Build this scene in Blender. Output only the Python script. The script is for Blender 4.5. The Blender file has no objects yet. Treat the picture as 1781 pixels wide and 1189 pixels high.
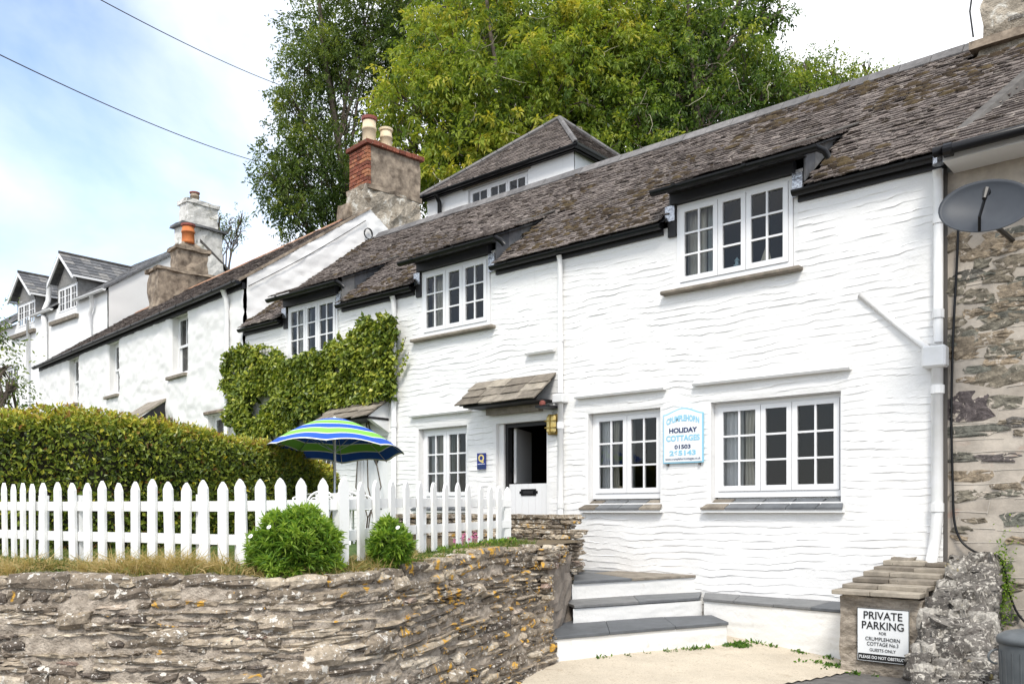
import bpy, math, random
import numpy as np
from mathutils import Matrix, Vector
R = math.radians
rng = np.random.default_rng(7)
random.seed(7)
sc = bpy.context.scene
col = sc.collection

# ------------------------------------------------------------------ camera, sky, sun, exposure
ZC = 1.465                       # camera height above the parking bay
YAW = R(40.95)
FPX, CX, CY, WPX = 1510.0, 890.5, 890.0, 1781.0
cam_d = bpy.data.cameras.new('camera')
cam = bpy.data.objects.new('camera', cam_d)
col.objects.link(cam)
cam.location = (0, 0, ZC)
cam.rotation_euler = (R(90), 0, YAW)
cam_d.sensor_width = 36.0
cam_d.lens = FPX / WPX * 36.0
cam_d.shift_y = (CY - 594.5) / WPX
cam_d.clip_start, cam_d.clip_end = 0.1, 3000
sc.camera = cam
cam['kind'] = 'helper'

SUN_AZ = np.array([0.60, -0.80]); SUN_EL = R(50)
world = bpy.data.worlds.new('World'); sc.world = world; world.use_nodes = True
nt = world.node_tree; nt.nodes.clear()
def N(tree, kind, **kw):
    n = tree.nodes.new(kind)
    for k, v in kw.items():
        if k in n.inputs: n.inputs[k].default_value = v
        else: setattr(n, k, v)
    return n
sky = N(nt, 'ShaderNodeTexSky', sky_type='NISHITA', sun_disc=False)
sky.sun_elevation = SUN_EL
sky.sun_rotation = math.atan2(SUN_AZ[0], SUN_AZ[1])
sky.altitude = 50; sky.air_density = 1.0; sky.dust_density = 0.6; sky.ozone_density = 1.3
tc = N(nt, 'ShaderNodeTexCoord')
mp = N(nt, 'ShaderNodeMapping'); mp.inputs['Scale'].default_value = (1.0, 1.0, 1.9); mp.inputs['Location'].default_value = (3.2, 3.2, -0.2)
nz = N(nt, 'ShaderNodeTexNoise'); nz.inputs['Scale'].default_value = 1.9; nz.inputs['Detail'].default_value = 7; nz.inputs['Roughness'].default_value = 0.52; nz.inputs['Distortion'].default_value = 0.25
rp = N(nt, 'ShaderNodeValToRGB')
rp.color_ramp.elements[0].position = 0.26; rp.color_ramp.elements[0].color = (0, 0, 0, 1)
rp.color_ramp.elements[1].position = 0.58; rp.color_ramp.elements[1].color = (1, 1, 1, 1)
mx = N(nt, 'ShaderNodeMixRGB'); mx.inputs['Color2'].default_value = (5.5, 5.6, 5.8, 1)
bg = N(nt, 'ShaderNodeBackground'); bg.inputs['Strength'].default_value = 0.15
wo = N(nt, 'ShaderNodeOutputWorld')
L = nt.links.new
L(tc.outputs['Generated'], mp.inputs['Vector']); L(mp.outputs['Vector'], nz.inputs['Vector'])
L(nz.outputs['Fac'], rp.inputs['Fac']); L(rp.outputs['Color'], mx.inputs['Fac'])
L(sky.outputs['Color'], mx.inputs['Color1']); L(mx.outputs['Color'], bg.inputs['Color']); L(bg.outputs['Background'], wo.inputs['Surface'])

sun_d = bpy.data.lights.new('sun', 'SUN'); sun = bpy.data.objects.new('sun', sun_d); col.objects.link(sun)
sun_d.energy = 1.6; sun_d.angle = R(14); sun_d.color = (1.0, 0.95, 0.87)
sv = Vector((SUN_AZ[0] * math.cos(SUN_EL) / np.hypot(*SUN_AZ), SUN_AZ[1] * math.cos(SUN_EL) / np.hypot(*SUN_AZ), math.sin(SUN_EL)))
sun.rotation_euler = sv.to_track_quat('Z', 'Y').to_euler()
sun.location = (-10, -10, 30)
sc.view_settings.view_transform = 'Standard'; sc.view_settings.look = 'None'
sc.view_settings.gamma = 1; sc.view_settings.use_curve_mapping = False
sc.view_settings.exposure = 0.95
sc.cycles.max_bounces = 6; sc.cycles.diffuse_bounces = 3; sc.cycles.glossy_bounces = 3
sc.cycles.transparent_max_bounces = 12; sc.cycles.transmission_bounces = 4
sc.cycles.caustics_reflective = False; sc.cycles.caustics_refractive = False
sc.cycles.use_denoising = True

# ------------------------------------------------------------------ measuring helpers (survey of the photograph -> metres)
def ray(px):
    u = (px - CX) / FPX
    c, s = math.sin(YAW), math.cos(YAW)
    return np.array([-c + s * u, s + c * u])
class Fr:                         # a facade frame: a along it, b into it, c metres above camera height
    def __init__(s, O, ex, ey):
        s.O = np.array([O[0], O[1], ZC]); s.ex = np.array([ex[0], ex[1], 0.]); s.ey = np.array([ey[0], ey[1], 0.]); s.ez = np.array([0, 0, 1.])
    def __call__(s, a, b, c):
        a, b, c = np.asarray(a, float), np.asarray(b, float), np.asarray(c, float)
        return s.O + a[..., None] * s.ex + b[..., None] * s.ey + c[..., None] * s.ez
    def px(s, px, py, b=0.0):     # -> a, c
        r = ray(px); O = s.O[:2] + b * s.ey[:2]
        t = O @ s.ey[:2] / (r @ s.ey[:2]); P = r * t
        return float((P - s.O[:2]) @ s.ex[:2]), (CY - py) / FPX * t
def W(px, Z, py=None):            # point at distance Z along the view axis
    r = ray(px) * Z
    return np.array([r[0], r[1], ZC + ((CY - py) / FPX * Z if py is not None else 0)])
FA = Fr((0, 10.0), (1, 0), (0, 1))
dB = np.array([0.995, -0.1005]); FB = Fr((-16.0, 10.0), dB, (0.1005, 0.995))
FC = Fr((0, 13.7), (1, 0), (0, 1))
FH = Fr((0, 16.75), (1, 0), (0, 1))
FW = Fr((0, 0), (1, 0), (0, 1))   # plain world axes

def _hash(i, j, seed):
    n = (i * 374761393 + j * 668265263 + seed * 974711) & 0x7fffffff
    n = ((n ^ (n >> 13)) * 1274126177) & 0x7fffffff
    return ((n ^ (n >> 16)) & 0xffff) / 65535.0
def noise2(x, y, seed=0):
    x, y = np.asarray(x, float), np.asarray(y, float)
    i, j = np.floor(x).astype(np.int64), np.floor(y).astype(np.int64)
    fx, fy = x - i, y - j
    fx, fy = fx * fx * (3 - 2 * fx), fy * fy * (3 - 2 * fy)
    h = lambda a, b: _hash(a, b, seed)
    return (h(i, j) * (1 - fx) + h(i + 1, j) * fx) * (1 - fy) + (h(i, j + 1) * (1 - fx) + h(i + 1, j + 1) * fx) * fy
def fbm(x, y, seed=0, o=3):
    s, a, t = 0, 1, 0
    for k in range(o):
        s = s + a * noise2(x * 2 ** k, y * 2 ** k, seed + k); t += a; a *= .5
    return s / t

# ------------------------------------------------------------------ mesh helpers
def raw_mesh(name, V, F, var=None, smooth=False, mi=None):
    me = bpy.data.meshes.new(name)
    V = np.asarray(V, np.float32).reshape(-1, 3)
    if isinstance(F, np.ndarray):
        n, k = F.shape; loops = F.astype(np.int32).ravel(); starts = np.arange(n, dtype=np.int32) * k
    else:
        n = len(F); tot = np.array([len(f) for f in F], np.int32); loops = np.concatenate([np.asarray(f, np.int32) for f in F]) if n else np.zeros(0, np.int32)
        starts = np.concatenate([[0], np.cumsum(tot)[:-1]]).astype(np.int32) if n else np.zeros(0, np.int32)
    me.vertices.add(len(V)); me.vertices.foreach_set('co', V.ravel())
    me.loops.add(len(loops)); me.loops.foreach_set('vertex_index', loops)
    me.polygons.add(n); me.polygons.foreach_set('loop_start', starts)
    if mi is not None: me.polygons.foreach_set('material_index', np.asarray(mi, np.int32))
    me.update(calc_edges=True)
    me.polygons.foreach_set('use_smooth', np.full(n, bool(smooth)))
    if var is not None:
        at = me.attributes.new('var', 'FLOAT', 'POINT'); at.data.foreach_set('value', np.asarray(var, np.float32))
    me.validate()
    return me
def link(name, me, mat, parent=None):
    o = bpy.data.objects.new(name, me); col.objects.link(o)
    if me is not None and mat is not None:
        for m in (mat if isinstance(mat, (list, tuple)) else [mat]): me.materials.append(m)
    if parent is not None:
        o.parent = parent
        w = Matrix.Identity(4); p = parent
        chain = []
        while p is not None: chain.append(p); p = p.parent
        # every parent here is either an Empty at its base or a mesh in world coordinates
        for q in reversed(chain):
            w = w @ q.matrix_parent_inverse @ Matrix.Translation(q.location)
        o.matrix_parent_inverse = w.inverted()
    return o
BOXF = [(0, 3, 2, 1), (4, 5, 6, 7), (0, 1, 5, 4), (1, 2, 6, 5), (2, 3, 7, 6), (3, 0, 4, 7)]
class MB:
    def __init__(s): s.v = []; s.f = []; s.var = []; s.mi = []; s.n = 0; s.m = 0
    def add(s, V, F, var=0.5):
        V = np.asarray(V, float).reshape(-1, 3); k = s.n
        s.v.append(V); s.f += [tuple(int(i) + k for i in f) for f in F]; s.n += len(V)
        s.var.append(np.broadcast_to(np.asarray(var, float), (len(V),)).copy()); s.mi += [s.m] * len(F)
        return s
    def box(s, F, a0, a1, b0, b1, c0, c1, var=0.5):
        a0, a1 = min(a0, a1), max(a0, a1); b0, b1 = min(b0, b1), max(b0, b1); c0, c1 = min(c0, c1), max(c0, c1)
        P = F([a0, a1, a1, a0] * 2, [b0, b0, b1, b1] * 2, [c0] * 4 + [c1] * 4)
        return s.add(P, BOXF, var)
    def hexa(s, P, var=0.5): return s.add(P, BOXF, var)        # 4 bottom then 4 top corners
    def quad(s, *P, var=0.5): return s.add(np.array(P), [tuple(range(len(P)))], var)
    def prism(s, bottom, dz, var=0.5):                          # polygon (n,3) counter-clockwise, extruded up by dz
        b = np.asarray(bottom, float); n = len(b); t = b + np.array([0, 0, dz])
        F = [tuple(range(n))[::-1], tuple(range(n, 2 * n))] + [(i, (i + 1) % n, n + (i + 1) % n, n + i) for i in range(n)]
        return s.add(np.vstack([b, t]), F, var)
    def tube(s, P, r, n=8, caps=True, var=0.5):
        P = np.asarray(P, float); m = len(P); r = np.broadcast_to(np.asarray(r, float), (m,))
        T = np.gradient(P, axis=0); T /= np.linalg.norm(T, axis=1)[:, None] + 1e-9
        ref = np.array([0, 0, 1.]) if abs(T[0, 2]) < .9 else np.array([1., 0, 0])
        th = np.linspace(0, 2 * np.pi, n, endpoint=False); V = []
        for i in range(m):
            u = np.cross(T[i], ref); u /= np.linalg.norm(u); w = np.cross(u, T[i]); ref = w
            V.append(P[i] + r[i] * (np.cos(th)[:, None] * u + np.sin(th)[:, None] * w))
        F = []
        for i in range(m - 1):
            for j in range(n):
                k = (j + 1) % n; F.append((i * n + j, i * n + k, (i + 1) * n + k, (i + 1) * n + j))
        if caps: F += [tuple(range(n)), tuple(range((m - 1) * n, m * n))[::-1]]
        return s.add(np.vstack(V), F, var)
    def lathe(s, base, prof, n=16, var=0.5):                    # prof: (r, z) from bottom to top
        th = np.linspace(0, 2 * np.pi, n, endpoint=False); V = []
        for r, z in prof: V.append(np.c_[r * np.cos(th), r * np.sin(th), np.full(n, z)] + base)
        m = len(prof); F = []
        for i in range(m - 1):
            for j in range(n):
                k = (j + 1) % n; F.append((i * n + j, i * n + k, (i + 1) * n + k, (i + 1) * n + j))
        F += [tuple(range(n))[::-1], tuple(range((m - 1) * n, m * n))]
        return s.add(np.vstack(V), F, var)
    def build(s, name, mat, parent=None, smooth=False, bevel=0):
        me = raw_mesh(name, np.vstack(s.v), s.f, np.concatenate(s.var), smooth, s.mi)
        o = link(name, me, mat, parent)
        if bevel:
            b = o.modifiers.new('bevel', 'BEVEL'); b.width = bevel; b.segments = 1; b.limit_method = 'ANGLE'
        return o
def one(name, mat, parent, F, *d, var=0.5, bevel=0): return MB().box(F, *d, var=var).build(name, mat, parent, bevel=bevel)
def tag(o, label, cat=None, group=None, kind=None):
    if label: o['label'] = label
    if cat: o['category'] = cat
    if group: o['group'] = group
    if kind: o['kind'] = kind
    return o
def thing(name, loc, label, cat, group=None):
    o = bpy.data.objects.new(name, None); col.objects.link(o); o.location = Vector(loc); o.empty_display_size = .2
    return tag(o, label, cat, group)

# ------------------------------------------------------------------ materials
def material(name): 
    m = bpy.data.materials.new(name); m.use_nodes = True; t = m.node_tree; b = t.nodes['Principled BSDF']
    return m, t, b
def ramp(t, stops, fac):
    r = t.nodes.new('ShaderNodeValToRGB'); e = r.color_ramp.elements
    while len(e) < len(stops): e.new(0.5)
    for k, (p, c) in enumerate(stops): e[k].position = p; e[k].color = (*c, 1)
    t.links.new(fac, r.inputs['Fac']); return r.outputs['Color']
def tnoise(t, scale, detail=4, rough=.55, vec=None, dist=0, sc3=None):
    n = t.nodes.new('ShaderNodeTexNoise'); n.inputs['Scale'].default_value = scale; n.inputs['Detail'].default_value = detail; n.inputs['Roughness'].default_value = rough; n.inputs['Distortion'].default_value = dist
    c = t.nodes.new('ShaderNodeTexCoord'); v = c.outputs['Object'] if vec is None else vec
    if sc3 is not None:
        mpp = t.nodes.new('ShaderNodeMapping'); mpp.inputs['Scale'].default_value = sc3; t.links.new(v, mpp.inputs['Vector']); v = mpp.outputs['Vector']
    t.links.new(v, n.inputs['Vector']); return n.outputs['Fac']
def mixc(t, fac, a, b, mode='MIX'):
    n = t.nodes.new('ShaderNodeMixRGB'); n.blend_type = mode
    for i, x in ((0, fac), (1, a), (2, b)):
        if hasattr(x, 'is_linked'): t.links.new(x, n.inputs[i])
        elif isinstance(x, (int, float)): n.inputs[i].default_value = x
        else: n.inputs[i].default_value = (*x, 1)
    return n.outputs[0]
def bump(t, b, h, strength=.5, dist=.02):
    n = t.nodes.new('ShaderNodeBump'); n.inputs['Strength'].default_value = strength; n.inputs['Distance'].default_value = dist
    t.links.new(h, n.inputs['Height']); t.links.new(n.outputs['Normal'], b.inputs['Normal'])
def attr(t):
    a = t.nodes.new('ShaderNodeAttribute'); a.attribute_name = 'var'; return a.outputs['Fac']
def simple(name, c, rough=.6, c2=None, scale=6, bmp=0, bscale=60, bdist=.01, metal=0, spec=.4, sc3=None):
    m, t, b = material(name); b.inputs['Roughness'].default_value = rough; b.inputs['Metallic'].default_value = metal; b.inputs['Specular IOR Level'].default_value = spec
    if c2 is None: b.inputs['Base Color'].default_value = (*c, 1)
    else: t.links.new(ramp(t, [(.35, c), (.68, c2)], tnoise(t, scale, 5, .6, sc3=sc3)), b.inputs['Base Color'])
    if bmp: bump(t, b, tnoise(t, bscale, 4, .6), bmp, bdist)
    return m
def varmat(name, stops, rough=.8, nscale=14, namt=.35, bmp=.5, bscale=50, bdist=.01, spots=(), spec=.3):
    """base colour picked per piece (var), modulated by noise, with optional lichen spots (scale, threshold, colour)"""
    m, t, b = material(name); b.inputs['Roughness'].default_value = rough; b.inputs['Specular IOR Level'].default_value = spec
    c = ramp(t, stops, attr(t))
    g = ramp(t, [(.3, (1 - namt,) * 3), (.7, (1 + namt * .6,) * 3)], tnoise(t, nscale, 5, .65))
    c = mixc(t, 1, c, g, 'MULTIPLY')
    for s, th, cc, soft in spots:
        c = mixc(t, ramp(t, [(th, (0, 0, 0)), (th + soft, (1, 1, 1))], tnoise(t, s, 3, .6, dist=.6 if s < 15 else .12)), c, cc)
    t.links.new(c, b.inputs['Base Color'])
    if bmp: bump(t, b, tnoise(t, bscale, 5, .65), bmp, bdist)
    return m
def leafmat(name, stops, trans=.35, rough=.45):
    m, t, b = material(name); out = t.nodes['Material Output']
    c = ramp(t, stops, attr(t))
    t.links.new(c, b.inputs['Base Color']); b.inputs['Roughness'].default_value = rough; b.inputs['Specular IOR Level'].default_value = .35
    tr = t.nodes.new('ShaderNodeBsdfTranslucent'); t.links.new(mixc(t, 1, c, (1.25, 1.25, .7), 'MULTIPLY'), tr.inputs['Color'])
    ms = t.nodes.new('ShaderNodeMixShader'); ms.inputs[0].default_value = trans
    t.links.new(b.outputs[0], ms.inputs[1]); t.links.new(tr.outputs[0], ms.inputs[2]); t.links.new(ms.outputs[0], out.inputs['Surface'])
    return m

def whitewash(name, base, dirt, dscale, dth, bscale, bs, streak=True, bd=.012):
    m, t, b = material(name); b.inputs['Roughness'].default_value = .75; b.inputs['Specular IOR Level'].default_value = .25
    c = mixc(t, ramp(t, [(dth, (0, 0, 0)), (dth + .2, (.75, .75, .75))], tnoise(t, dscale, 7, .68)), base, dirt)
    if streak: c = mixc(t, ramp(t, [(.60, (0, 0, 0)), (.80, (.55, .55, .55))], tnoise(t, 2.6, 6, .7, sc3=(3.2, 3.2, .35))), c, tuple(x * .8 for x in base))
    t.links.new(c, b.inputs['Base Color']); bump(t, b, tnoise(t, bscale, 5, .6), bs, bd)
    return m
M = {}
M['render'] = whitewash('white_textured_render', (.80, .793, .777), (.64, .63, .60), 2.6, .57, 26, .45)
M['plaster'] = whitewash('white_lumpy_plaster', (.80, .79, .77), (.52, .50, .46), 1.5, .60, 14, .35)
M['plaster_plain'] = whitewash('white_smooth_plaster', (.80, .80, .79), (.70, .69, .66), 3, .6, 30, .1)
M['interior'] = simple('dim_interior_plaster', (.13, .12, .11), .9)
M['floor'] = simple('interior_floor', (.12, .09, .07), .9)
M['upvc'] = simple('white_window_paint', (.80, .80, .80), .35)
M['white_paint'] = whitewash('white_fence_paint', (.80, .80, .78), (.58, .54, .44), 8, .60, 45, .3, True, .004)
M['step_white'] = whitewash('scuffed_white_step_paint', (.80, .79, .765), (.46, .41, .33), 7, .60, 22, .5, True, .012)
M['white_pipe'] = simple('white_plastic_pipe', (.80, .80, .80), .4, (.70, .70, .68), 4)
M['black'] = simple('black_plastic_gutter', (.006, .006, .007), .30, spec=.28)
M['black_board'] = simple('black_fascia_board', (.016, .015, .016), .55)
M['lead'] = simple('lead_flashing', (.07, .064, .058), .75, (.13, .12, .108), 7, .3, 20)
M['foil'] = simple('silver_flashing_tape', (.55, .56, .58), .25, (.2, .2, .22), 30, .6, 30, metal=.8)
M['slate'] = varmat('mossy_scantle_slate', [(0, (.075, .060, .053)), (.3, (.125, .102, .091)), (.6, (.19, .157, .140)), (.85, (.26, .22, .195)), (1, (.40, .35, .31))], .9, 9, .5, 1, 30, .035,
                    [(4.5, .58, (.055, .038, .022), .12), (12, .60, (.36, .315, .27), .07), (27, .64, (.44, .40, .35), .05)])
M['slate_plain'] = varmat('grey_slate', [(0, (.085, .088, .095)), (.5, (.15, .152, .158)), (1, (.24, .232, .22))], .6, 9, .3, .4, 45, .006, [(22, .68, (.30, .28, .23), .05)])
M['slate_brown'] = varmat('weathered_brown_slate', [(0, (.17, .145, .115)), (.5, (.27, .235, .19)), (1, (.37, .325, .26))], .8, 8, .4, .5, 45, .008, [(16, .66, (.10, .095, .08), .06)])
M['step_slate'] = varmat('blue_grey_step_slate', [(0, (.10, .108, .118)), (.5, (.145, .152, .16)), (1, (.20, .20, .198))], .55, 6, .25, .3, 40, .004)
M['ridge'] = varmat('grey_ridge_tile', [(0, (.12, .115, .115)), (1, (.20, .19, .185))], .8, 9, .35, .4, 50, .008, [(17, .68, (.33, .31, .27), .06)])
M['moss'] = varmat('dry_roof_moss', [(0, (.035, .024, .015)), (.6, (.066, .046, .026)), (1, (.10, .072, .034))], .95, 40, .4, .8, 90, .01)
M['stone'] = varmat('lichened_slate_stone', [(0, (.13, .105, .085)), (.25, (.28, .228, .17)), (.5, (.40, .33, .248)), (.75, (.50, .42, .318)), (.92, (.58, .50, .39)), (1, (.25, .155, .125))], .9, 14, .6, 1, 34, .02,
                    [(17, .60, (.66, .62, .55), .03), (50, .63, (.70, .66, .60), .02), (8, .70, (.62, .32, .04), .04), (21, .66, (.075, .065, .06), .04)])
M['stone_orange'] = varmat('orange_lichened_stone', [(0, (.14, .115, .088)), (.3, (.27, .22, .165)), (.6, (.39, .32, .235)), (1, (.52, .435, .32))], .9, 14, .6, 1, 34, .02,
                    [(19, .62, (.62, .58, .50), .03), (10, .565, (.64, .36, .06), .05), (44, .65, (.64, .60, .53), .02), (23, .67, (.08, .07, .06), .04)])
M['mortar'] = simple('pinkish_lime_mortar', (.31, .258, .205), .95, (.60, .515, .42), 16, 1, 60, .03)
M['granite'] = varmat('white_lichened_rubble', [(0, (.13, .118, .106)), (.5, (.23, .21, .185)), (.8, (.36, .335, .295)), (1, (.50, .465, .41))], .95, 22, .6, 1, 45, .03, [(26, .55, (.60, .56, .49), .08), (11, .60, (.13, .112, .10), .08), (16, .64, (.66, .62, .55), .05), (6, .70, (.42, .33, .11), .06)])
M['pier'] = simple('rough_cement_render', (.20, .165, .135), .95, (.33, .28, .23), 5, .8, 30, .015)
M['pointed'] = varmat('stone_wall_render', [(0, (.38, .33, .275)), (1, (.53, .475, .405))], .9, 4, .3, .6, 40, .008, [(3.2, .62, (.40, .29, .235), .15), (19, .70, (.55, .52, .47), .04)])
M['rubble'] = varmat('dark_rubble_face', [(0, (.11, .088, .09)), (.4, (.17, .17, .14)), (.7, (.25, .205, .15)), (1, (.38, .30, .21))], .85, 16, .6, .9, 35, .02, [(13, .60, (.48, .42, .35), .06)])
M['joint'] = simple('pale_mortar_joint', (.48, .44, .38), .95)
M['brick'] = varmat('old_red_brick', [(0, (.17, .055, .035)), (.5, (.30, .10, .06)), (1, (.42, .18, .09))], .9, 20, .5, .8, 50, .01, [(9, .60, (.12, .085, .06), .08), (22, .64, (.45, .34, .26), .05)])
M['cement'] = simple('stained_grey_cement', (.13, .10, .075), .95, (.40, .325, .245), 5, .6, 30, .012)
M['chimney_stone'] = varmat('stained_chimney_render', [(0, (.33, .28, .22)), (1, (.52, .46, .37))], .95, 5, .5, 1, 14, .06, [(5, .55, (.70, .67, .60), .10), (4.1, .62, (.17, .13, .09), .10), (4.3, .68, (.33, .22, .08), .08)])
M['chimney_white'] = varmat('mouldy_white_chimney', [(0, (.62, .60, .55)), (1, (.78, .77, .74))], .9, 4, .3, .6, 20, .02, [(2.7, .58, (.20, .19, .13), .15), (7, .66, (.32, .28, .16), .1)])
M['terracotta'] = simple('orange_terracotta', (.60, .20, .06), .75, (.48, .15, .05), 6)
M['red_clay'] = simple('dark_red_clay', (.28, .08, .06), .8, (.20, .07, .06), 6)
M['cream'] = simple('cream_clay', (.72, .60, .42), .7, (.60, .48, .33), 5)
M['clay_tile'] = varmat('rusty_clay_ridge', [(0, (.30, .15, .09)), (1, (.42, .25, .16))], .9, 9, .4, .5, 40, .01)
M['concrete'] = varmat('pale_beige_concrete', [(0, (.56, .49, .385)), (1, (.56, .49, .385))], .9, 2.0, .16, .8, 90, .006, [(60, .56, (.40, .33, .24), .10), (6, .60, (.42, .35, .26), .14), (110, .60, (.70, .64, .54), .06), (26, .66, (.33, .27, .20), .05)])
M['tarmac'] = simple('grey_road_surface', (.10, .095, .09), .95, (.16, .15, .14), 9, .6, 80, .006)
M['soil'] = simple('dry_soil', (.10, .075, .045), .95, (.19, .145, .085), 6, .8, 40, .02)
M['lawn'] = simple('lawn_green', (.05, .095, .02), .95, (.10, .15, .035), 8, .8, 60, .03)
M['hill'] = simple('woodland_floor', (.018, .03, .008), .95, (.04, .055, .015), .6)
M['bark'] = simple('grey_brown_bark', (.07, .055, .042), .9, (.15, .12, .095), 5, .8, 12, .03)
M['twig'] = simple('pale_dead_twig', (.38, .34, .25), .9)
M['leaf_light'] = leafmat('yellow_green_leaf', [(0, (.05, .10, .014)), (.35, (.16, .235, .03)), (.7, (.33, .39, .05)), (1, (.55, .50, .07))], .45)
M['leaf_ash'] = leafmat('ash_leaf', [(0, (.035, .07, .016)), (.45, (.11, .165, .034)), (.8, (.21, .265, .05)), (1, (.33, .36, .065))], .4)
M['leaf_dark'] = leafmat('dark_tree_leaf', [(0, (.03, .07, .012)), (.45, (.115, .19, .028)), (.8, (.25, .32, .045)), (1, (.42, .44, .06))], .42)
M['leaf_hedge'] = leafmat('hedge_leaf', [(0, (.03, .05, .012)), (.30, (.14, .195, .03)), (.55, (.31, .355, .055)), (.86, (.58, .50, .07)), (.95, (.24, .12, .04)), (1, (.62, .46, .02))], .25, .35)
M['leaf_ivy'] = leafmat('ivy_leaf', [(0, (.03, .055, .010)), (.35, (.13, .19, .03)), (.7, (.32, .37, .055)), (1, (.52, .50, .08))], .3, .35)
M['leaf_shrub'] = leafmat('bright_shrub_leaf', [(0, (.035, .09, .014)), (.45, (.14, .27, .035)), (1, (.36, .48, .07))], .4, .4)
M['leaf_grass'] = leafmat('grass_blade', [(0, (.06, .12, .02)), (.4, (.15, .20, .045)), (.62, (.36, .28, .11)), (1, (.52, .39, .18))], .3, .6)
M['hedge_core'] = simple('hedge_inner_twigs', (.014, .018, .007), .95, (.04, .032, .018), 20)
M['petal_white'] = simple('white_petal', (.82, .80, .80), .6)
M['petal_pink'] = simple('pink_petal', (.62, .18, .36), .6)
M['fabric_blue'] = simple('blue_parasol_cloth', (.012, .085, .46), .75)
M['fabric_green'] = simple('green_parasol_cloth', (.20, .50, .07), .75)
M['fabric_white'] = simple('white_parasol_cloth', (.80, .82, .80), .75)
M['metal_pole'] = simple('grey_metal_pole', (.45, .47, .50), .35, metal=.6)
M['cast_white'] = simple('white_cast_metal', (.80, .80, .79), .5)
M['curtain'] = simple('cream_curtain_cloth', (.66, .62, .53), .9)
M['curtain_blue'] = simple('pale_blue_curtain_cloth', (.52, .56, .55), .9)
M['brass'] = simple('yellowed_lantern_glass', (.50, .36, .10), .35, (.66, .52, .22), 18, metal=.25)
M['brass_dark'] = simple('brass_lantern_rim', (.30, .20, .05), .4, metal=.7)
M['dish'] = simple('dark_grey_dish', (.040, .046, .056), .5, (.055, .062, .072), 3, spec=.3)
M['sign_white'] = simple('white_sign_face', (.78, .80, .81), .4)
M['sign_cyan'] = simple('pale_blue_sign_paint', (.26, .56, .72), .5)
M['sign_navy'] = simple('navy_sign_paint', (.012, .03, .11), .5)
M['sign_black'] = simple('black_sign_paint', (.012, .012, .012), .5)
M['plaque_blue'] = simple('blue_plaque', (.015, .03, .20), .4)
M['plaque_yellow'] = simple('yellow_plaque_print', (.78, .62, .22), .5)
M['box_render'] = simple('weathered_bin_store_render', (.20, .17, .135), .95, (.46, .40, .33), 5, 1, 22, .03, sc3=(1, 1, 3.5))
M['bin'] = simple('grey_plastic_bin', (.085, .095, .10), .5, (.12, .13, .135), 8)
M['wood_toy'] = simple('orange_wood', (.45, .20, .05), .6)
M['ceramic'] = simple('pale_ceramic', (.70, .66, .55), .3)
M['toy_blue'] = simple('pale_blue_toy_paint', (.45, .62, .68), .5)
M['sail'] = simple('cream_sail_cloth', (.72, .66, .52), .8)
M['room_dark'] = simple('dark_room', (.05, .045, .04), .9)
m, t, b = material('window_glass'); out = t.nodes['Material Output']
tr = t.nodes.new('ShaderNodeBsdfTransparent'); tr.inputs[0].default_value = (.88, .90, .90, 1)
gl = t.nodes.new('ShaderNodeBsdfGlossy'); gl.inputs['Roughness'].default_value = .02
fz = t.nodes.new('ShaderNodeFresnel'); fz.inputs['IOR'].default_value = 1.5
ms = t.nodes.new('ShaderNodeMixShader'); t.links.new(fz.outputs[0], ms.inputs[0]); t.links.new(tr.outputs[0], ms.inputs[1]); t.links.new(gl.outputs[0], ms.inputs[2]); t.links.new(ms.outputs[0], out.inputs['Surface'])
M['glass'] = m

# ------------------------------------------------------------------ builders shared by the houses
def project(P):
    P = np.asarray(P); x, y = P[..., 0], P[..., 1]
    c, s = math.sin(YAW), math.cos(YAW)
    d = -c * x + s * y; r = s * x + c * y
    d = np.maximum(d, .01)
    return CX + FPX * r / d, CY - FPX * (P[..., 2] - ZC) / d, d
def scatter_parts(pieces, name, mat, parent, limit=300, rest=None, smooth=False, vis=None):
    """pieces: (V, F, var[, mat]); the largest in view become parts of their own, the rest one 'stuff' part"""
    sc_ = []
    for p in pieces:
        px, py, d = project(p[0].mean(0)); inn = (-20 < px < WPX + 20) and (-20 < py < 1209)
        ok = inn and (vis is None or vis(p[0].mean(0)))
        x, y, _ = project(p[0]); area = (x.max() - x.min()) * (y.max() - y.min())
        sc_.append(area if ok else -1)
    order = np.argsort(sc_)[::-1]; mbs = {}
    for k, i in enumerate(order):
        V, F, var = pieces[i][:3]; mt = pieces[i][3] if len(pieces[i]) > 3 else mat
        if k < limit and sc_[i] > 0:
            link(name, raw_mesh(name, V, F, np.full(len(V), var), smooth), mt, parent)
        else:
            mbs.setdefault(mt.name, (MB(), mt))[0].add(V, F, var)
    for mb, mt in mbs.values():
        o = mb.build(rest or name, mt, parent, smooth); o['kind'] = 'stuff'

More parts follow.
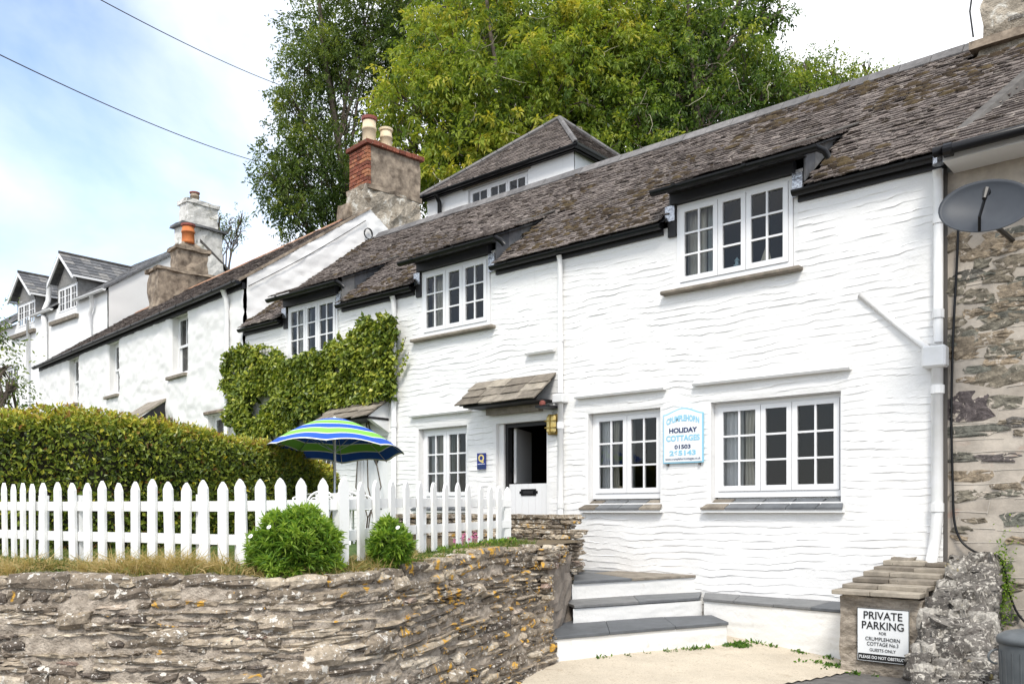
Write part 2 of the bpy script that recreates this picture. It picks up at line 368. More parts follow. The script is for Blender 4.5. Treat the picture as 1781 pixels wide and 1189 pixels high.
def slate_pieces(F, a0, a1, b0, c0, pitch, length, expo=.13, wid=(.12, .26), keep=None, thick=.016, jit=.010, clump=True, vj=.014):
    cs, sn = math.cos(pitch), math.sin(pitch); out = []
    n = int(length / expo) + 1
    for r in range(n):
        v0 = r * expo; v1 = min(v0 + expo * 1.4, length)
        a = a0 - random.random() * wid[1]
        while a < a1:
            w = random.uniform(*wid); x0, x1 = max(a, a0), min(a + w - .006, a1); a += w
            if x1 - x0 < .03: continue
            if keep is not None and not keep((x0 + x1) / 2, b0 + (v0 + expo / 2) * cs): continue
            h = thick + random.random() * jit + (random.random() < .12) * jit; dv = random.uniform(-vj, vj * .9); k = random.uniform(-.6, .6) * vj
            va, vb = v0 + dv + k, v0 + dv - k
            if r == 0: va = vb = v0
            pts = []
            for lift in (0, 1):
                for (x, v, top) in ((x0, va, h), (x1, vb, h + random.uniform(-.005, .005)), (x1, v1, .004), (x0, v1, .004)):
                    e = (top if lift else top - thick)
                    pts.append((x, b0 + v * cs - e * sn, c0 + v * sn + e * cs))
            pts = np.array(pts)
            V = F(pts[:, 0], pts[:, 1], pts[:, 2])
            var = random.random()
            if clump: var = min(1, max(0, .55 * float(fbm(x0 * 1.3, v0 * 1.3, 3)) + .45 * var + .02))
            out.append((V, BOXF, var))
    return out
def deck(mb, F, a0, a1, b0, c0, pitch, v0, v1, off=.03):
    cs, sn = math.cos(pitch), math.sin(pitch)
    P = [(a, b0 + v * cs + off * sn, c0 + v * sn - off * cs) for a, v in ((a0, v0), (a1, v0), (a1, v1), (a0, v1))]
    mb.add(np.array([F(*p) for p in P]), [(0, 1, 2, 3)])

def wall_grid(F, a0, a1, c0, c1, openings, da, dc, hfun, reveal=.14, top=None):
    """a real relief: grid of quads pushed out by hfun, with holes for the openings and plain reveals"""
    A = list(np.arange(a0, a1, da)) + [a1]; C = list(np.arange(c0, c1, dc)) + [c1]
    for o in openings: A += [o[0], o[1]]; C += [o[2], o[3]]
    def clean(x, tol, fixed):
        x = sorted(set(np.round(x, 5))); out = []
        for v in x:
            if out and v - out[-1] < tol:
                if v in fixed: out[-1] = v
                continue
            out.append(v)
        return np.array(out)
    A = clean(A, da * .4, set(np.round([q for o in openings for q in o[:2]], 5))); C = clean(C, dc * .4, set(np.round([q for o in openings for q in o[2:4]], 5)))
    AA, CC = np.meshgrid(A, C, indexing='ij'); h = hfun(AA, CC)
    for o in openings:
        dx = np.maximum(np.maximum(o[0] - AA, AA - o[1]), 0); dz = np.maximum(np.maximum(o[2] - CC, CC - o[3]), 0)
        d = np.clip(np.hypot(dx, dz) / .07, 0, 1); h = h * d
    if top is not None:
        CC = np.minimum(CC, top(AA))
    V = F(AA, -h, CC).reshape(-1, 3); nA, nC = len(A), len(C)
    I = np.arange(nA * nC).reshape(nA, nC)
    Q = np.stack([I[:-1, :-1], I[1:, :-1], I[1:, 1:], I[:-1, 1:]], -1).reshape(-1, 4)
    ca = ((A[:-1] + A[1:]) / 2)[:, None] + 0 * C[None, :-1]; cc = ((C[:-1] + C[1:]) / 2)[None, :] + 0 * A[:-1, None]
    ok = np.ones(ca.shape, bool)
    for o in openings: ok &= ~((ca > o[0]) & (ca < o[1]) & (cc > o[2]) & (cc < o[3]))
    if top is not None: ok &= (C[:-1][None, :] < top(ca) - 1e-4)
    Q = Q[ok.ravel()]
    V = list(V); Q = [tuple(q) for q in Q]
    for o in openings:
        x0, x1, z0, z1 = o[:4]; rv = o[4] if len(o) > 4 else reveal
        for (p, q) in (((x0, z0), (x0, z1)), ((x0, z1), (x1, z1)), ((x1, z1), (x1, z0)), ((x1, z0), (x0, z0))):
            k = len(V); V += [F(p[0], 0, p[1]), F(q[0], 0, q[1]), F(q[0], rv, q[1]), F(p[0], rv, p[1])]; Q.append((k, k + 1, k + 2, k + 3))
    return np.array(V), np.array(Q)

def window(parent, F, a0, a1, c0, c1, b, lights, rows, fw=.05, cw=.062, bar=.024, wm=None, label=None):
    wm = wm or M['upvc']
    mb = MB(); d0, d1 = b, b + .06
    mb.box(F, a0, a0 + fw, d0, d1, c0, c1).box(F, a1 - fw, a1, d0, d1, c0, c1)
    mb.box(F, a0 + fw, a1 - fw, d0, d1, c0, c0 + fw * 1.5).box(F, a0 + fw, a1 - fw, d0, d1, c1 - fw, c1)
    w = mb.build('window', wm, parent)
    if label: w['label'] = label
    x = a0 + fw; tot = (a1 - a0 - 2 * fw); z0, z1 = c0 + fw * 1.5, c1 - fw; sumf = sum(l[0] for l in lights)
    for k, (fr, cols) in enumerate(lights):
        wx = tot * fr / sumf; x0, x1 = x + .004, x + wx - .004; x += wx
        m2 = MB(); e0, e1 = b - .014, b + .045
        m2.box(F, x0, x0 + cw, e0, e1, z0 + .004, z1 - .004).box(F, x1 - cw, x1, e0, e1, z0 + .004, z1 - .004)
        m2.box(F, x0 + cw, x1 - cw, e0, e1, z0 + .004, z0 + cw * 1.15).box(F, x0 + cw, x1 - cw, e0, e1, z1 - cw, z1 - .004)
        g0, g1, h0, h1 = x0 + cw, x1 - cw, z0 + cw * 1.15, z1 - cw
        for i in range(1, cols):
            q = g0 + (g1 - g0) * i / cols; m2.box(F, q - bar / 2, q + bar / 2, e0 + .006, e1 - .006, h0, h1)
        for j in range(1, rows):
            q = h0 + (h1 - h0) * j / rows
            for i in range(cols):
                m2.box(F, g0 + (g1 - g0) * i / cols + (bar / 2 if i else 0), g0 + (g1 - g0) * (i + 1) / cols - (bar / 2 if i < cols - 1 else 0), e0 + .008, e1 - .008, q - bar / 2, q + bar / 2)
        m2.build('casement', wm, w)
        for i in range(cols):
            for j in range(rows):
                pa0, pa1 = g0 + (g1 - g0) * i / cols, g0 + (g1 - g0) * (i + 1) / cols; pc0, pc1 = h0 + (h1 - h0) * j / rows, h0 + (h1 - h0) * (j + 1) / rows
                MB().add(F([pa0, pa1, pa1, pa0], [b + .016 + random.uniform(-.0025, .0025) for _ in range(2)] + [b + .016 + random.uniform(-.0025, .0025)] * 2, [pc0, pc0, pc1, pc1]), [(0, 1, 2, 3)]).build('pane', M['glass'], w)
    return w
def curtain(F, a0, a1, c0, c1, b, mat, label, folds=5, sweep=0.0, group='curtains behind the windows'):
    n = folds * 8 + 1; t_ = np.linspace(0, 1, n); m_ = 8; V = []; zz = np.linspace(0, 1, m_)
    for k in zz:
        e = a1 - sweep * (a1 - a0) * np.sin(k * np.pi) * .8 if sweep >= 0 else a1
        s0 = a0 if sweep >= 0 else a0 - sweep * (a1 - a0) * np.sin(k * np.pi) * .8
        V.append(F(s0 + (e - s0) * t_, b + .022 * np.sin(t_ * folds * 2 * np.pi + .6 * np.sin(3 * k)), np.full(n, c0 + (c1 - c0) * k)))
    V = np.vstack(V); I = np.arange(n * m_).reshape(m_, n)
    Q = np.stack([I[:-1, :-1], I[:-1, 1:], I[1:, 1:], I[1:, :-1]], -1).reshape(-1, 4)
    o = link('curtain', raw_mesh('curtain', V, Q, smooth=True), mat); s = o.modifiers.new('thickness', 'SOLIDIFY'); s.thickness = .004
    return tag(o, label, 'curtain', group)
def gutter(parent, F, a0, a1, b, c, r=.055, name='gutter', brackets=True, fall=0, mat=None):
    """half-round trough with lip, end caps and joint bands"""
    mat = mat or M['black']; mb = MB(); th = np.linspace(np.pi, 2 * np.pi, 9)
    def arc(a, rr): return F(np.full(9, a), b + rr * np.cos(th), c + rr * np.sin(th))
    o0, o1, i0, i1 = arc(a0, r), arc(a1, r), arc(a0, r * .86), arc(a1, r * .86)
    V = np.vstack([o0, o1, i0, i1]); Q = []
    for k in range(8):
        Q += [(k, k + 1, 9 + k + 1, 9 + k), (18 + k, 27 + k, 27 + k + 1, 18 + k + 1)]
    Q += [(0, 9, 27, 18), (8, 26, 35, 17), tuple(range(0, 9)), tuple(range(9, 18))]
    mb.add(V, Q); g = mb.build(name, mat, parent)
    if brackets:
        for a in np.arange(a0 + .35, a1, .95):
            m2 = MB(); p0, p1 = F(np.full(9, a - .025), b + r * 1.12 * np.cos(th), c + .008 + r * 1.12 * np.sin(th)), F(np.full(9, a + .025), b + r * 1.12 * np.cos(th), c + .008 + r * 1.12 * np.sin(th))
            m2.add(np.vstack([p0, p1]), [(k, k + 1, 10 + k, 9 + k) for k in range(8)] + [tuple(range(9)), tuple(range(9, 18))]).build('gutter_bracket', mat, g)
    return g
def pipe(parent, F, pts, r, mat, collars=(), n=10, name='downpipe'):
    P = np.array([F(*p) for p in pts]); 
    o = MB().tube(P, r, n).build(name, mat, parent, smooth=True)
    for c in collars:
        p = np.array(F(*c)); MB().tube(np.array([p - (0, 0, .045), p + (0, 0, .045)]), r * 1.22, n).build('pipe_collar', mat, o)
    return o
def text_mesh(s, size, F, a, b, c, mat, parent, name='lettering', bold=0.0, width=None, arc=None, rot=0, align='CENTER'):
    cu = bpy.data.curves.new('t', 'FONT'); cu.body = s; cu.size = size; cu.align_x = align; cu.align_y = 'CENTER'; cu.extrude = .0008; cu.offset = bold
    ob = bpy.data.objects.new('t', cu); col.objects.link(ob); bpy.context.view_layer.update()
    me = bpy.data.meshes.new_from_object(ob.evaluated_get(bpy.context.evaluated_depsgraph_get()))
    n = len(me.vertices); co = np.zeros(n * 3, np.float32); me.vertices.foreach_get('co', co); co = co.reshape(-1, 3).astype(float)
    bpy.data.objects.remove(ob); bpy.data.curves.remove(cu)
    if width is not None and n:
        w = co[:, 0].max() - co[:, 0].min(); co[:, 0] *= width / w
    if arc is not None: co[:, 1] += arc * (1 - (co[:, 0] / (width / 2)) ** 2)
    V = F(a + co[:, 0], b - co[:, 2], c + co[:, 1]); me.vertices.foreach_set('co', V.astype(np.float32).ravel()); me.update()
    me.name = name
    return link(name, me, mat, parent)

def leaf_quads(P, D, Nn, Lh, Wd, fold=.25):
    """P base, D direction, Nn approx normal -> rhombic leaves"""
    S = np.cross(D, Nn); S /= np.linalg.norm(S, axis=1)[:, None] + 1e-9; U = np.cross(S, D)
    Lh = np.broadcast_to(Lh, (len(P),))[:, None]; Wd = np.broadcast_to(Wd, (len(P),))[:, None]
    mid = P + D * Lh * .45
    V = np.stack([P, mid + S * Wd * .5 + U * Wd * fold, P + D * Lh - U * Lh * .12, mid - S * Wd * .5 + U * Wd * fold], 1).reshape(-1, 3)
    return V, np.arange(len(P) * 4).reshape(-1, 4)
def unit(v): return v / (np.linalg.norm(v, axis=-1, keepdims=True) + 1e-9)
def rand_dir(n): return unit(rng.normal(size=(n, 3)))
def foliage(name, V, Q, var, mat, parent=None, kind=None):
    o = link(name, raw_mesh(name, V, Q, np.repeat(var, 4)), mat, parent)
    if kind: o['kind'] = kind
    return o

# ------------------------------------------------------------------ ground, garden, hillside
def in_world(pts, z): return np.array([(p[0], p[1], ZC + z) for p in pts])
# one sheet out to the horizon: road level in front, the wooded hill rising behind the houses
def ground_z(x, y):
    f = np.clip((y - 17.5) / 14.0, 0, 1); g = f * f * (3 - 2 * f)
    z = np.where(y > 11, np.clip((y - 11) / 6, 0, 1) * .9, 0) + 11.5 * g
    return ZC - 1.59 + z - np.clip((y - 45) / 60, 0, 1) * 6
xs = np.concatenate([[-600, -300, -150], np.arange(-90, 60.1, 3), [120, 300, 600]]); ys = np.concatenate([[-400, -150, -60, -20], np.arange(-8, 60.1, 2), [80, 110, 200, 500, 900]])
XX, YY = np.meshgrid(xs, ys, indexing='ij'); ZZ = ground_z(XX, YY)
I = np.arange(XX.size).reshape(XX.shape); Q = np.stack([I[:-1, :-1], I[1:, :-1], I[1:, 1:], I[:-1, 1:]], -1).reshape(-1, 4)
cy = (YY[:-1, :-1] + YY[1:, 1:]).ravel() / 2
gme = raw_mesh('ground', np.stack([XX, YY, ZZ], -1).reshape(-1, 3), Q, mi=(cy > 11.5).astype(int), smooth=True)
g = link('ground', gme, [M['tarmac'], M['hill']]); g['kind'] = 'structure'

# parking bay of pale concrete, falling gently to the right
def bay_z(x, y): return -1.445 - .075 * np.maximum(x + 5.0, 0) - .02 * (8 - y)
xs = np.arange(-7.4, -2.3, .035); ys = np.arange(5.2, 10.05, .035)
XX, YY = np.meshgrid(xs, ys, indexing='ij'); ZZ = ZC + bay_z(XX, YY) + .012 * (fbm(XX * 2, YY * 2, 5) - .5)
I = np.arange(XX.size).reshape(XX.shape); Q = np.stack([I[:-1, :-1], I[1:, :-1], I[1:, 1:], I[:-1, 1:]], -1).reshape(-1, 4)
e0, e1 = W(1250, 7.45)[:2], W(1455, 8.45)[:2]; cxy = np.stack([XX, YY], -1).reshape(-1, 2)[Q].mean(1) - e0; dd = e1 - e0
Q = Q[(dd[0] * cxy[:, 1] - dd[1] * cxy[:, 0]) > .02 * (fbm(cxy[:, 0] * 6, cxy[:, 1] * 6, 6) - .5)]
o = link('parking_bay', raw_mesh('parking_bay', np.stack([XX, YY, ZZ], -1).reshape(-1, 3), Q, smooth=True), M['concrete']); o['kind'] = 'structure'
# front wall path (plan), from the far left round to the steps
wp = [(-420, 6.3), (-200, 5.75), (0, 5.5), (280, 5.4), (520, 5.42), (620, 5.65), (700, 6.1), (800, 7.0), (900, 8.15), (940, 8.62)]
WP = np.array([W(a, b)[:2] for a, b in wp])
for _ in range(3):
    q = [WP[0]]
    for i in range(len(WP) - 1): q += [WP[i] * .75 + WP[i + 1] * .25, WP[i] * .25 + WP[i + 1] * .75]
    WP = np.array(q + [WP[-1]])
WS = np.concatenate([[0], np.cumsum(np.linalg.norm(np.diff(WP, axis=0), axis=1))])
def wall_at(s):
    x = np.interp(s, WS, WP[:, 0]); y = np.interp(s, WS, WP[:, 1]); e = .06
    dx = np.interp(s + e, WS, WP[:, 0]) - np.interp(s - e, WS, WP[:, 0]); dy = np.interp(s + e, WS, WP[:, 1]) - np.interp(s - e, WS, WP[:, 1])
    T = unit(np.stack([dx, dy], -1)); return np.stack([x, y], -1), T, np.stack([T[..., 1], -T[..., 0]], -1)   # point, tangent, outward normal
def wall_top(s):
    P, _, _ = wall_at(s); px, _, d = project(np.concatenate([P, [ZC]])); 
    yy = np.interp(px, [-500, 0, 300, 560, 620, 700, 800, 900, 945], [1003, 1003, 1003, 1006, 1000, 986, 967, 950, 944]); return -(yy - CY) / FPX * d
WL = WS[-1]
gp = [tuple(wall_at(s)[0] - wall_at(s)[2] * .10) for s in np.linspace(0, WL, 40)] + [(-6.1, 8.3), (-6.95, 9.1), (-10.3, 9.1), (-10.35, 9.97), (-16, 9.97), (-32, 11.6), (-34, 6)]
gz = [wall_top(s) - .035 for s in np.linspace(0, WL, 40)] + [-.35, -.36, -.40, -.42, -.42, -.42, -.42]
o = MB().add(np.array([(p[0], p[1], ZC + z) for p, z in zip(gp, gz)]), [tuple(range(len(gp)))]).build('garden_ground', M['soil']); o['kind'] = 'structure'
lp = [W(-300, 8.2), W(40, 7.5), W(110, 7.0), W(420, 6.3), W(560, 6.25), W(640, 7.2), W(700, 8.6), W(730, 10.5)]
lp = [(p[0], p[1]) for p in lp] + [(-10.6, 9.95), (-16, 9.95), (-31, 11.4), (-33, 7)]
o = MB().add(in_world(lp, -.395), [tuple(range(len(lp)))]).build('lawn', M['lawn']); o['kind'] = 'structure'

# ------------------------------------------------------------------ the long white cottage (A)
cot = thing('white_cottage', (-9.3, 10, ZC - 1.5), 'long white cottage with wavy render, mossy slate roof and three catslide dormer windows', 'cottage')
UPW = [(-5.81, -4.24), (-10.66, -9.12), (-14.48, -12.92)]
OPEN = [(a, b, 2.90, 4.0, .05) for a, b in UPW] + [(-5.33, -3.68, .12, 1.385, .15), (-7.25, -6.07, .12, 1.39, .15), (-10.76, -9.63, .12, 1.385, .15),
        (-9.0, -8.0, -.80, 1.36, .22), (-14.1, -13.15, .12, 1.30, .15), (-12.35, -11.55, -.42, 1.33, .15)]
EAVE_C, EAVE_B, RIDGE_B, RIDGE_C = 3.80, -.18, 3.0, 6.29
PITCH = math.atan2(RIDGE_C - EAVE_C, RIDGE_B - EAVE_B); SLOPE = math.hypot(RIDGE_C - EAVE_C, RIDGE_B - EAVE_B)
def relief_A(a, c):
    warp = .09 * (fbm(a * .6, c * .9, 11) - .5) * 2 + .055 * (fbm(a * 1.7, c * 2.0, 12) - .5) * 2 + .014 * (noise2(a * 6, c * 4, 13) - .5)
    ph = (c + warp) / .086; k = np.floor(ph); fr = ph - k
    amp = np.clip((fbm(a * 3.3 + k * 3.7, k * 5.3 + .5, 17, 2) - .33) * 2.2, 0, 1)
    lap = np.where(fr > .86, (fr - .86) / .14, np.exp(-fr * 2.2)) * amp * .0130
    return .012 + lap + .012 * (fbm(a * 3, c * 5, 19) - .5) + .018 * (fbm(a * .5, c * .5, 23) - .5)
def dormer_top(a):
    r = np.full(np.shape(a), 3.74)
    for x0, x1 in UPW: r = np.where((a > x0 - .13) & (a < x1 + .13), 4.06, r)
    return r
V, Q = wall_grid(FA, -16.0, -2.58, -1.72, 4.06, OPEN, .045, .0125, relief_A, top=dormer_top)
wall = link('wall', raw_mesh('wall', V, Q, smooth=False), M['render'], cot)
# the house behind the render: end walls, back wall, floors, partitions
mb = MB()
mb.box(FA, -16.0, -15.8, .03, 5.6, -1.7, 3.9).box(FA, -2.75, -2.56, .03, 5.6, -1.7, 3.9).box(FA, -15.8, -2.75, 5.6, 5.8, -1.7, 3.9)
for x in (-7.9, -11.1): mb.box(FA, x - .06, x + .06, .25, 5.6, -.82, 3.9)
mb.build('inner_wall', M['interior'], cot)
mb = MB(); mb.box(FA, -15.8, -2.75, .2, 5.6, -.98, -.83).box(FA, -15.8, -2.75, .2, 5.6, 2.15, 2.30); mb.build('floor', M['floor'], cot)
# gable ends up to the roof
for x0, x1 in ((-15.98, -15.8), (-2.75, -2.58)):
    mb = MB(); p = [FA(x0, .0, 3.7), FA(x0, 5.8, 3.7), FA(x0, RIDGE_B, RIDGE_C - .12)]; q = [FA(x1, .0, 3.7), FA(x1, 5.8, 3.7), FA(x1, RIDGE_B, RIDGE_C - .12)]
    mb.add(np.array(p + q), [(0, 1, 2), (5, 4, 3), (0, 3, 4, 1), (1, 4, 5, 2), (2, 5, 3, 0)]).build('gable', M['plaster'], cot)

DORM = [(x0 - .17, x1 + .24, x1 + .42) for x0, x1 in UPW]        # slates from..to, gutter end
CS_B, CS_C, CS_P = -.31, 4.17, R(24.5)
def cat_meet(): # where the catslide plane meets the main roof (b)
    m0, m1 = math.tan(PITCH), math.tan(CS_P); return (CS_C - EAVE_C + m0 * EAVE_B - m1 * CS_B) / (m0 - m1)
CM = cat_meet()
def verge(b): return -2.50 + (b + .2) * .33
def keep_main(a, b):
    if a > verge(b) - .02: return False
    if a > -2.95 and a < -1 and b > 2.45: return False
    if a < -15.9: return False
    for x0, x1, _ in DORM:
        if x0 + .06 < a < x1 - .02 and b < CM: return False
    return True
roof = MB()
prev = -16.0
for x0, x1, _ in sorted(DORM):
    deck(roof, FA, prev, x0 + .05, EAVE_B, EAVE_C, PITCH, 0, SLOPE); 
    deck(roof, FA, x0 + .05, x1 - .03, EAVE_B, EAVE_C, PITCH, (CM - EAVE_B) / math.cos(PITCH), SLOPE); prev = x1 - .03
deck(roof, FA, prev, -2.5, EAVE_B, EAVE_C, PITCH, 0, SLOPE); roof.quad(*[FA(a_, EAVE_B + v_ * math.cos(PITCH) + .03 * math.sin(PITCH), EAVE_C + v_ * math.sin(PITCH) - .03 * math.cos(PITCH)) for a_, v_ in ((-2.5, .02), (verge(RIDGE_B) - .02, SLOPE), (-2.5, SLOPE))])
roof.quad(FA(-16, RIDGE_B, RIDGE_C - .04), FA(-1.2, RIDGE_B, RIDGE_C - .04), FA(-1.2, 6.1, 3.75), FA(-16, 6.1, 3.75))
for x0, x1, _ in DORM: deck(roof, FA, x0, x1, CS_B, CS_C, CS_P, 0, (CM - CS_B) / math.cos(CS_P))
roof = roof.build('roof', M['black_board'], cot)
pcs = slate_pieces(FA, -15.95, -1.3, EAVE_B - .05, EAVE_C - .03, PITCH, SLOPE + .04, .10, (.06, .18), keep_main, .015, .011, vj=.030)
for x0, x1, _ in DORM: pcs += slate_pieces(FA, x0, x1, CS_B - .05, CS_C + .0, CS_P, (CM - CS_B) / math.cos(CS_P) + .06, .125, (.12, .26), None, .016, .010)
scatter_parts(pcs, 'slate', M['slate'], roof, 300, 'slates')
# cushions of moss and lichen crust clinging to the slates
mb = MB(); cs, sn = math.cos(PITCH), math.sin(PITCH); cnt = 0
while cnt < 1900:
    a, v = random.uniform(-15.9, -1.6), random.random() ** 1.15 * SLOPE
    b = EAVE_B + v * cs
    dens = float(fbm(a * .9, v * .9, 31)) + (.10 if a > -6 else 0) - .07 * (v / SLOPE)
    if dens < .50 or not keep_main(a, b): cnt += 1 if random.random() < .3 else 0; continue
    cnt += 1; r = random.uniform(.015, .055) * (1.25 if a > -6 else 1); n = 6; th = np.linspace(0, 2 * np.pi, n, endpoint=False) + random.random()
    st = random.uniform(1, 1.9); h = r * random.uniform(.35, .7); P = []
    for rr, hh in ((1, .0), (.62, .8)):
        q = r * rr * (1 + .3 * rng.normal(size=n) * .6)
        x, vv = a + q * np.cos(th) * st, v + q * np.sin(th) * .75; e = .022 + h * hh
        P.append(FA(x, EAVE_B + vv * cs - e * sn, EAVE_C + vv * sn + e * cs))
    e = .022 + h; P.append(FA(a, EAVE_B + v * cs - e * sn, EAVE_C + v * sn + e * cs)[None])
    mb.add(np.vstack(P), [(k, (k + 1) % n, n + (k + 1) % n, n + k) for k in range(n)] + [(n + k, n + (k + 1) % n, 2 * n) for k in range(n)], random.random())
o = mb.build('moss', M['moss'], roof, smooth=True); o['kind'] = 'stuff'
# angled ridge tiles
a = -15.3
while a < -2.95:
    w = random.uniform(.40, .47); a1 = min(a + w, -2.93); m2 = MB(); e = random.uniform(0, .008)
    up, dn, dr = RIDGE_C + .075 + e, RIDGE_C - .085 + e, .17
    P = [FA(x, bb, cc) for x in (a, a1 - .008) for bb, cc in ((RIDGE_B - dr, dn), (RIDGE_B - .03, up), (RIDGE_B + .03, up), (RIDGE_B + dr, dn), (RIDGE_B + dr - .01, dn - .02), (RIDGE_B, up - .03), (RIDGE_B - dr + .01, dn - .02))]
    m2.add(np.array(P), [(0, 1, 8, 7), (1, 2, 9, 8), (2, 3, 10, 9), (3, 4, 11, 10), (4, 5, 12, 11), (5, 6, 13, 12), (6, 0, 7, 13), tuple(range(7))[::-1], tuple(range(7, 14))], random.random())
    m2.build('ridge_tile', M['ridge'], roof); a = a1
# dormers: fascia, gutter, cheeks, corner boards, flashing
for (x0, x1, ge), (u0, u1) in zip(DORM, UPW):
    d = MB().box(FA, u0 - .05, u1 + .03, -.10, .02, 4.003, 4.155).box(FA, u0 - .05, u1 + .20, -.30, -.10, 4.13, 4.155).build('dormer', M['black_board'], cot)
    gutter(d, FA, u0 - .16, u1 + .44, CS_B - .065, 4.115, .062)
    MB().tube(np.array([FA(u1 + .42, CS_B - .065, 4.10), FA(u1 + .50, CS_B - .03, 4.05), FA(u1 + .52, CS_B + .04, 4.0)]), .04, 8).build('gutter_outlet', M['black'], d, smooth=True)
    # cheeks of hung slate both sides
    for sx, xx in ((1, u1 + .14), (-1, u0 - .10)):
        for k in range(4):
            b0, b1 = -.04 + (CM + .04) * k / 4, -.04 + (CM + .04) * (k + 1) / 4 - .006
            lo = lambda q: max(EAVE_C + (q - EAVE_B) * math.tan(PITCH) - .02, 0); hi = lambda q: CS_C + (q - CS_B) * math.tan(CS_P) - .01
            if hi(b1) - lo(b1) < .004: b1 = CM - .02
            P = [FA(x, q, z) for x in (xx, xx + .02) for q, z in ((b0, lo(b0)), (b1, lo(b1)), (b1, max(hi(b1), lo(b1) + .003)), (b0, hi(b0)))]
            MB().hexa(np.array([P[i] for i in (0, 1, 5, 4, 3, 2, 6, 7)]), random.random()).build('cheek_slate', M['slate_plain'], d)
    one('corner_board', M['black_board'], d, FA, u0 - .12, u0 - .004, -.045, .03, 3.60, 4.0)
    one('flashing', M['foil'], d, FA, u1 + .004, u1 + .13, -.06, -.02, 3.72, 4.0)
    one('flashing', M['foil'], d, FA, u0 - .15, u0 - .01, -.065, -.048, 3.80, 4.0)
    # lead roll at the head of the catslide
    zz = EAVE_C + (CM - EAVE_B) * math.tan(PITCH)
    MB().tube(np.array([FA(x0 + .5, CM - .35, zz - .13), FA(x1 - .3, CM - .06, zz + .02), FA(x1 + .12, CM + .04, zz + .09)]), [.012, .02, .016], 6).build('lead_roll', M['lead'], d)
# main gutters and fascias between the dormers
for a0, a1 in ((-16.05, -14.62), (-12.80, -10.80), (-9.0, -5.98), (-4.20, -2.47)):
    f = one('fascia', M['black_board'], cot, FA, a0 + .03, a1 - .03, -.05, .0, 3.655, 3.80)
    gutter(cot, FA, a0, a1, -.125, 3.765, .062)
# windows
for k, (x0, x1) in enumerate(UPW):
    w = window(cot, FA, x0 + .004, x1 - .004, 2.904, 3.996, -.02, [(.37, 2), (.26, 1), (.37, 2)], 3)
    s0, s1 = x0 - .14, x1 + .12; n = 5; P = []
    one('sill', M['slate_brown'], w, FA, x0 - .2, x1 + .12, -.12, .03, 2.845, 2.895, var=.3 + .3 * random.random(), bevel=.012)
GW = [(OPEN[3], [(.37, 2), (.26, 1), (.37, 2)]), (OPEN[4], [(.5, 2), (.5, 2)]), (OPEN[5], [(.5, 2), (.5, 2)]), (OPEN[7], [(.5, 2), (.5, 2)])]
for k, (o, li) in enumerate(GW):
    w = window(cot, FA, o[0] + .003, o[1] - .003, o[2] + .065, o[3] - .003, .11, li, 3)
    # sloping slate sill of several stones on a white bed
    e0, e1 = o[0] - .10, o[1] + .06; n = 5 if o[1] - o[0] > 1.4 else 4; cuts = [e0] + [e0 + (e1 - e0) * (i + random.uniform(-.15, .15)) / n for i in range(1, n)] + [e1]
    for i in range(n):
        l, r_ = cuts[i] + .005, cuts[i + 1] - .005; lb, rb = max(l + .06, o[0] + .005), min(r_ + .04, o[1] - .005)
        P = [FA(*q) for q in ((l, -.10, .03), (r_, -.10, .03), (rb, .112, .135), (lb, .112, .135), (l, -.10, .055), (r_, -.10, .055), (rb, .112, .165), (lb, .112, .165))]
        MB().hexa(np.array(P), random.random()).build('sill', M['step_slate'] if random.random() < .7 else M['slate_brown'], w)
    one('sill_bed', M['plaster_plain'], w, FA, e0 + .01, e1 - .01, -.085, .0, -.005, .03)
# drip mouldings
for a0, a1, c in ((-5.55, -3.55, 1.635), (-7.43, -5.97, 1.63), (-10.9, -9.52, 1.61), (-8.35, -7.82, 2.36)):
    P = [FA(x, b, z) for x in (a0, a1) for b, z in ((.0, c - .02), (-.085, c - .022), (-.10, c + .005), (-.05, c + .03), (.0, c + .07))]
    MB().add(np.array(P), [(0, 1, 6, 5), (1, 2, 7, 6), (2, 3, 8, 7), (3, 4, 9, 8), (4, 3, 2, 1, 0), (5, 6, 7, 8, 9)]).build('drip_moulding', M['render'], cot)

# stable door, top leaf open
def door_frame(a0, a1, c0, c1, b, mat, w=.055):
    return MB().box(FA, a0, a0 + w, b, b + .09, c0, c1).box(FA, a1 - w, a1, b, b + .09, c0, c1).box(FA, a0 + w, a1 - w, b, b + .09, c1 - w, c1).build('door_frame', mat, cot)
door_frame(-8.9, -8.003, -.80, 1.357, .10, M['black_board'])
MB().box(FA, -8.997, -8.90, .06, .21, -.80, 1.357).build('door_jamb', M['render'], cot)
d = MB()
for k in range(6): d.box(FA, -8.842 + k * .1305, -8.842 + (k + 1) * .1305 - .004, .125, .165, -.78, .43)
d.box(FA, -8.842, -8.06, .165, .175, -.78, .43)
d = d.build('door', M['upvc'], cot); tag(d, 'closed white lower leaf of the stable door')
lb = MB().box(FA, -8.60, -8.30, .112, .125, .25, .35).box(FA, -8.63, -8.60, .114, .125, .28, .32).box(FA, -8.30, -8.27, .114, .125, .28, .32).build('letterbox', M['black'], d, bevel=.004)
MB().box(FA, -8.55, -8.35, .105, .112, .275, .325).build('letter_flap', M['black_board'], lb)
d2 = MB().hexa(np.array([FA(*q) for q in ((-8.842, .235, .45), (-8.80, .245, .45), (-9.06, .93, .45), (-9.10, .92, .45), (-8.842, .235, 1.30), (-8.80, .245, 1.30), (-9.06, .93, 1.30), (-9.10, .92, 1.30))])).build('door', M['upvc'], cot)
tag(d2, 'white upper leaf of the stable door standing open')
one('latch', M['black'], d2, FA, -8.835, -8.80, .15, .165, .60, .70)
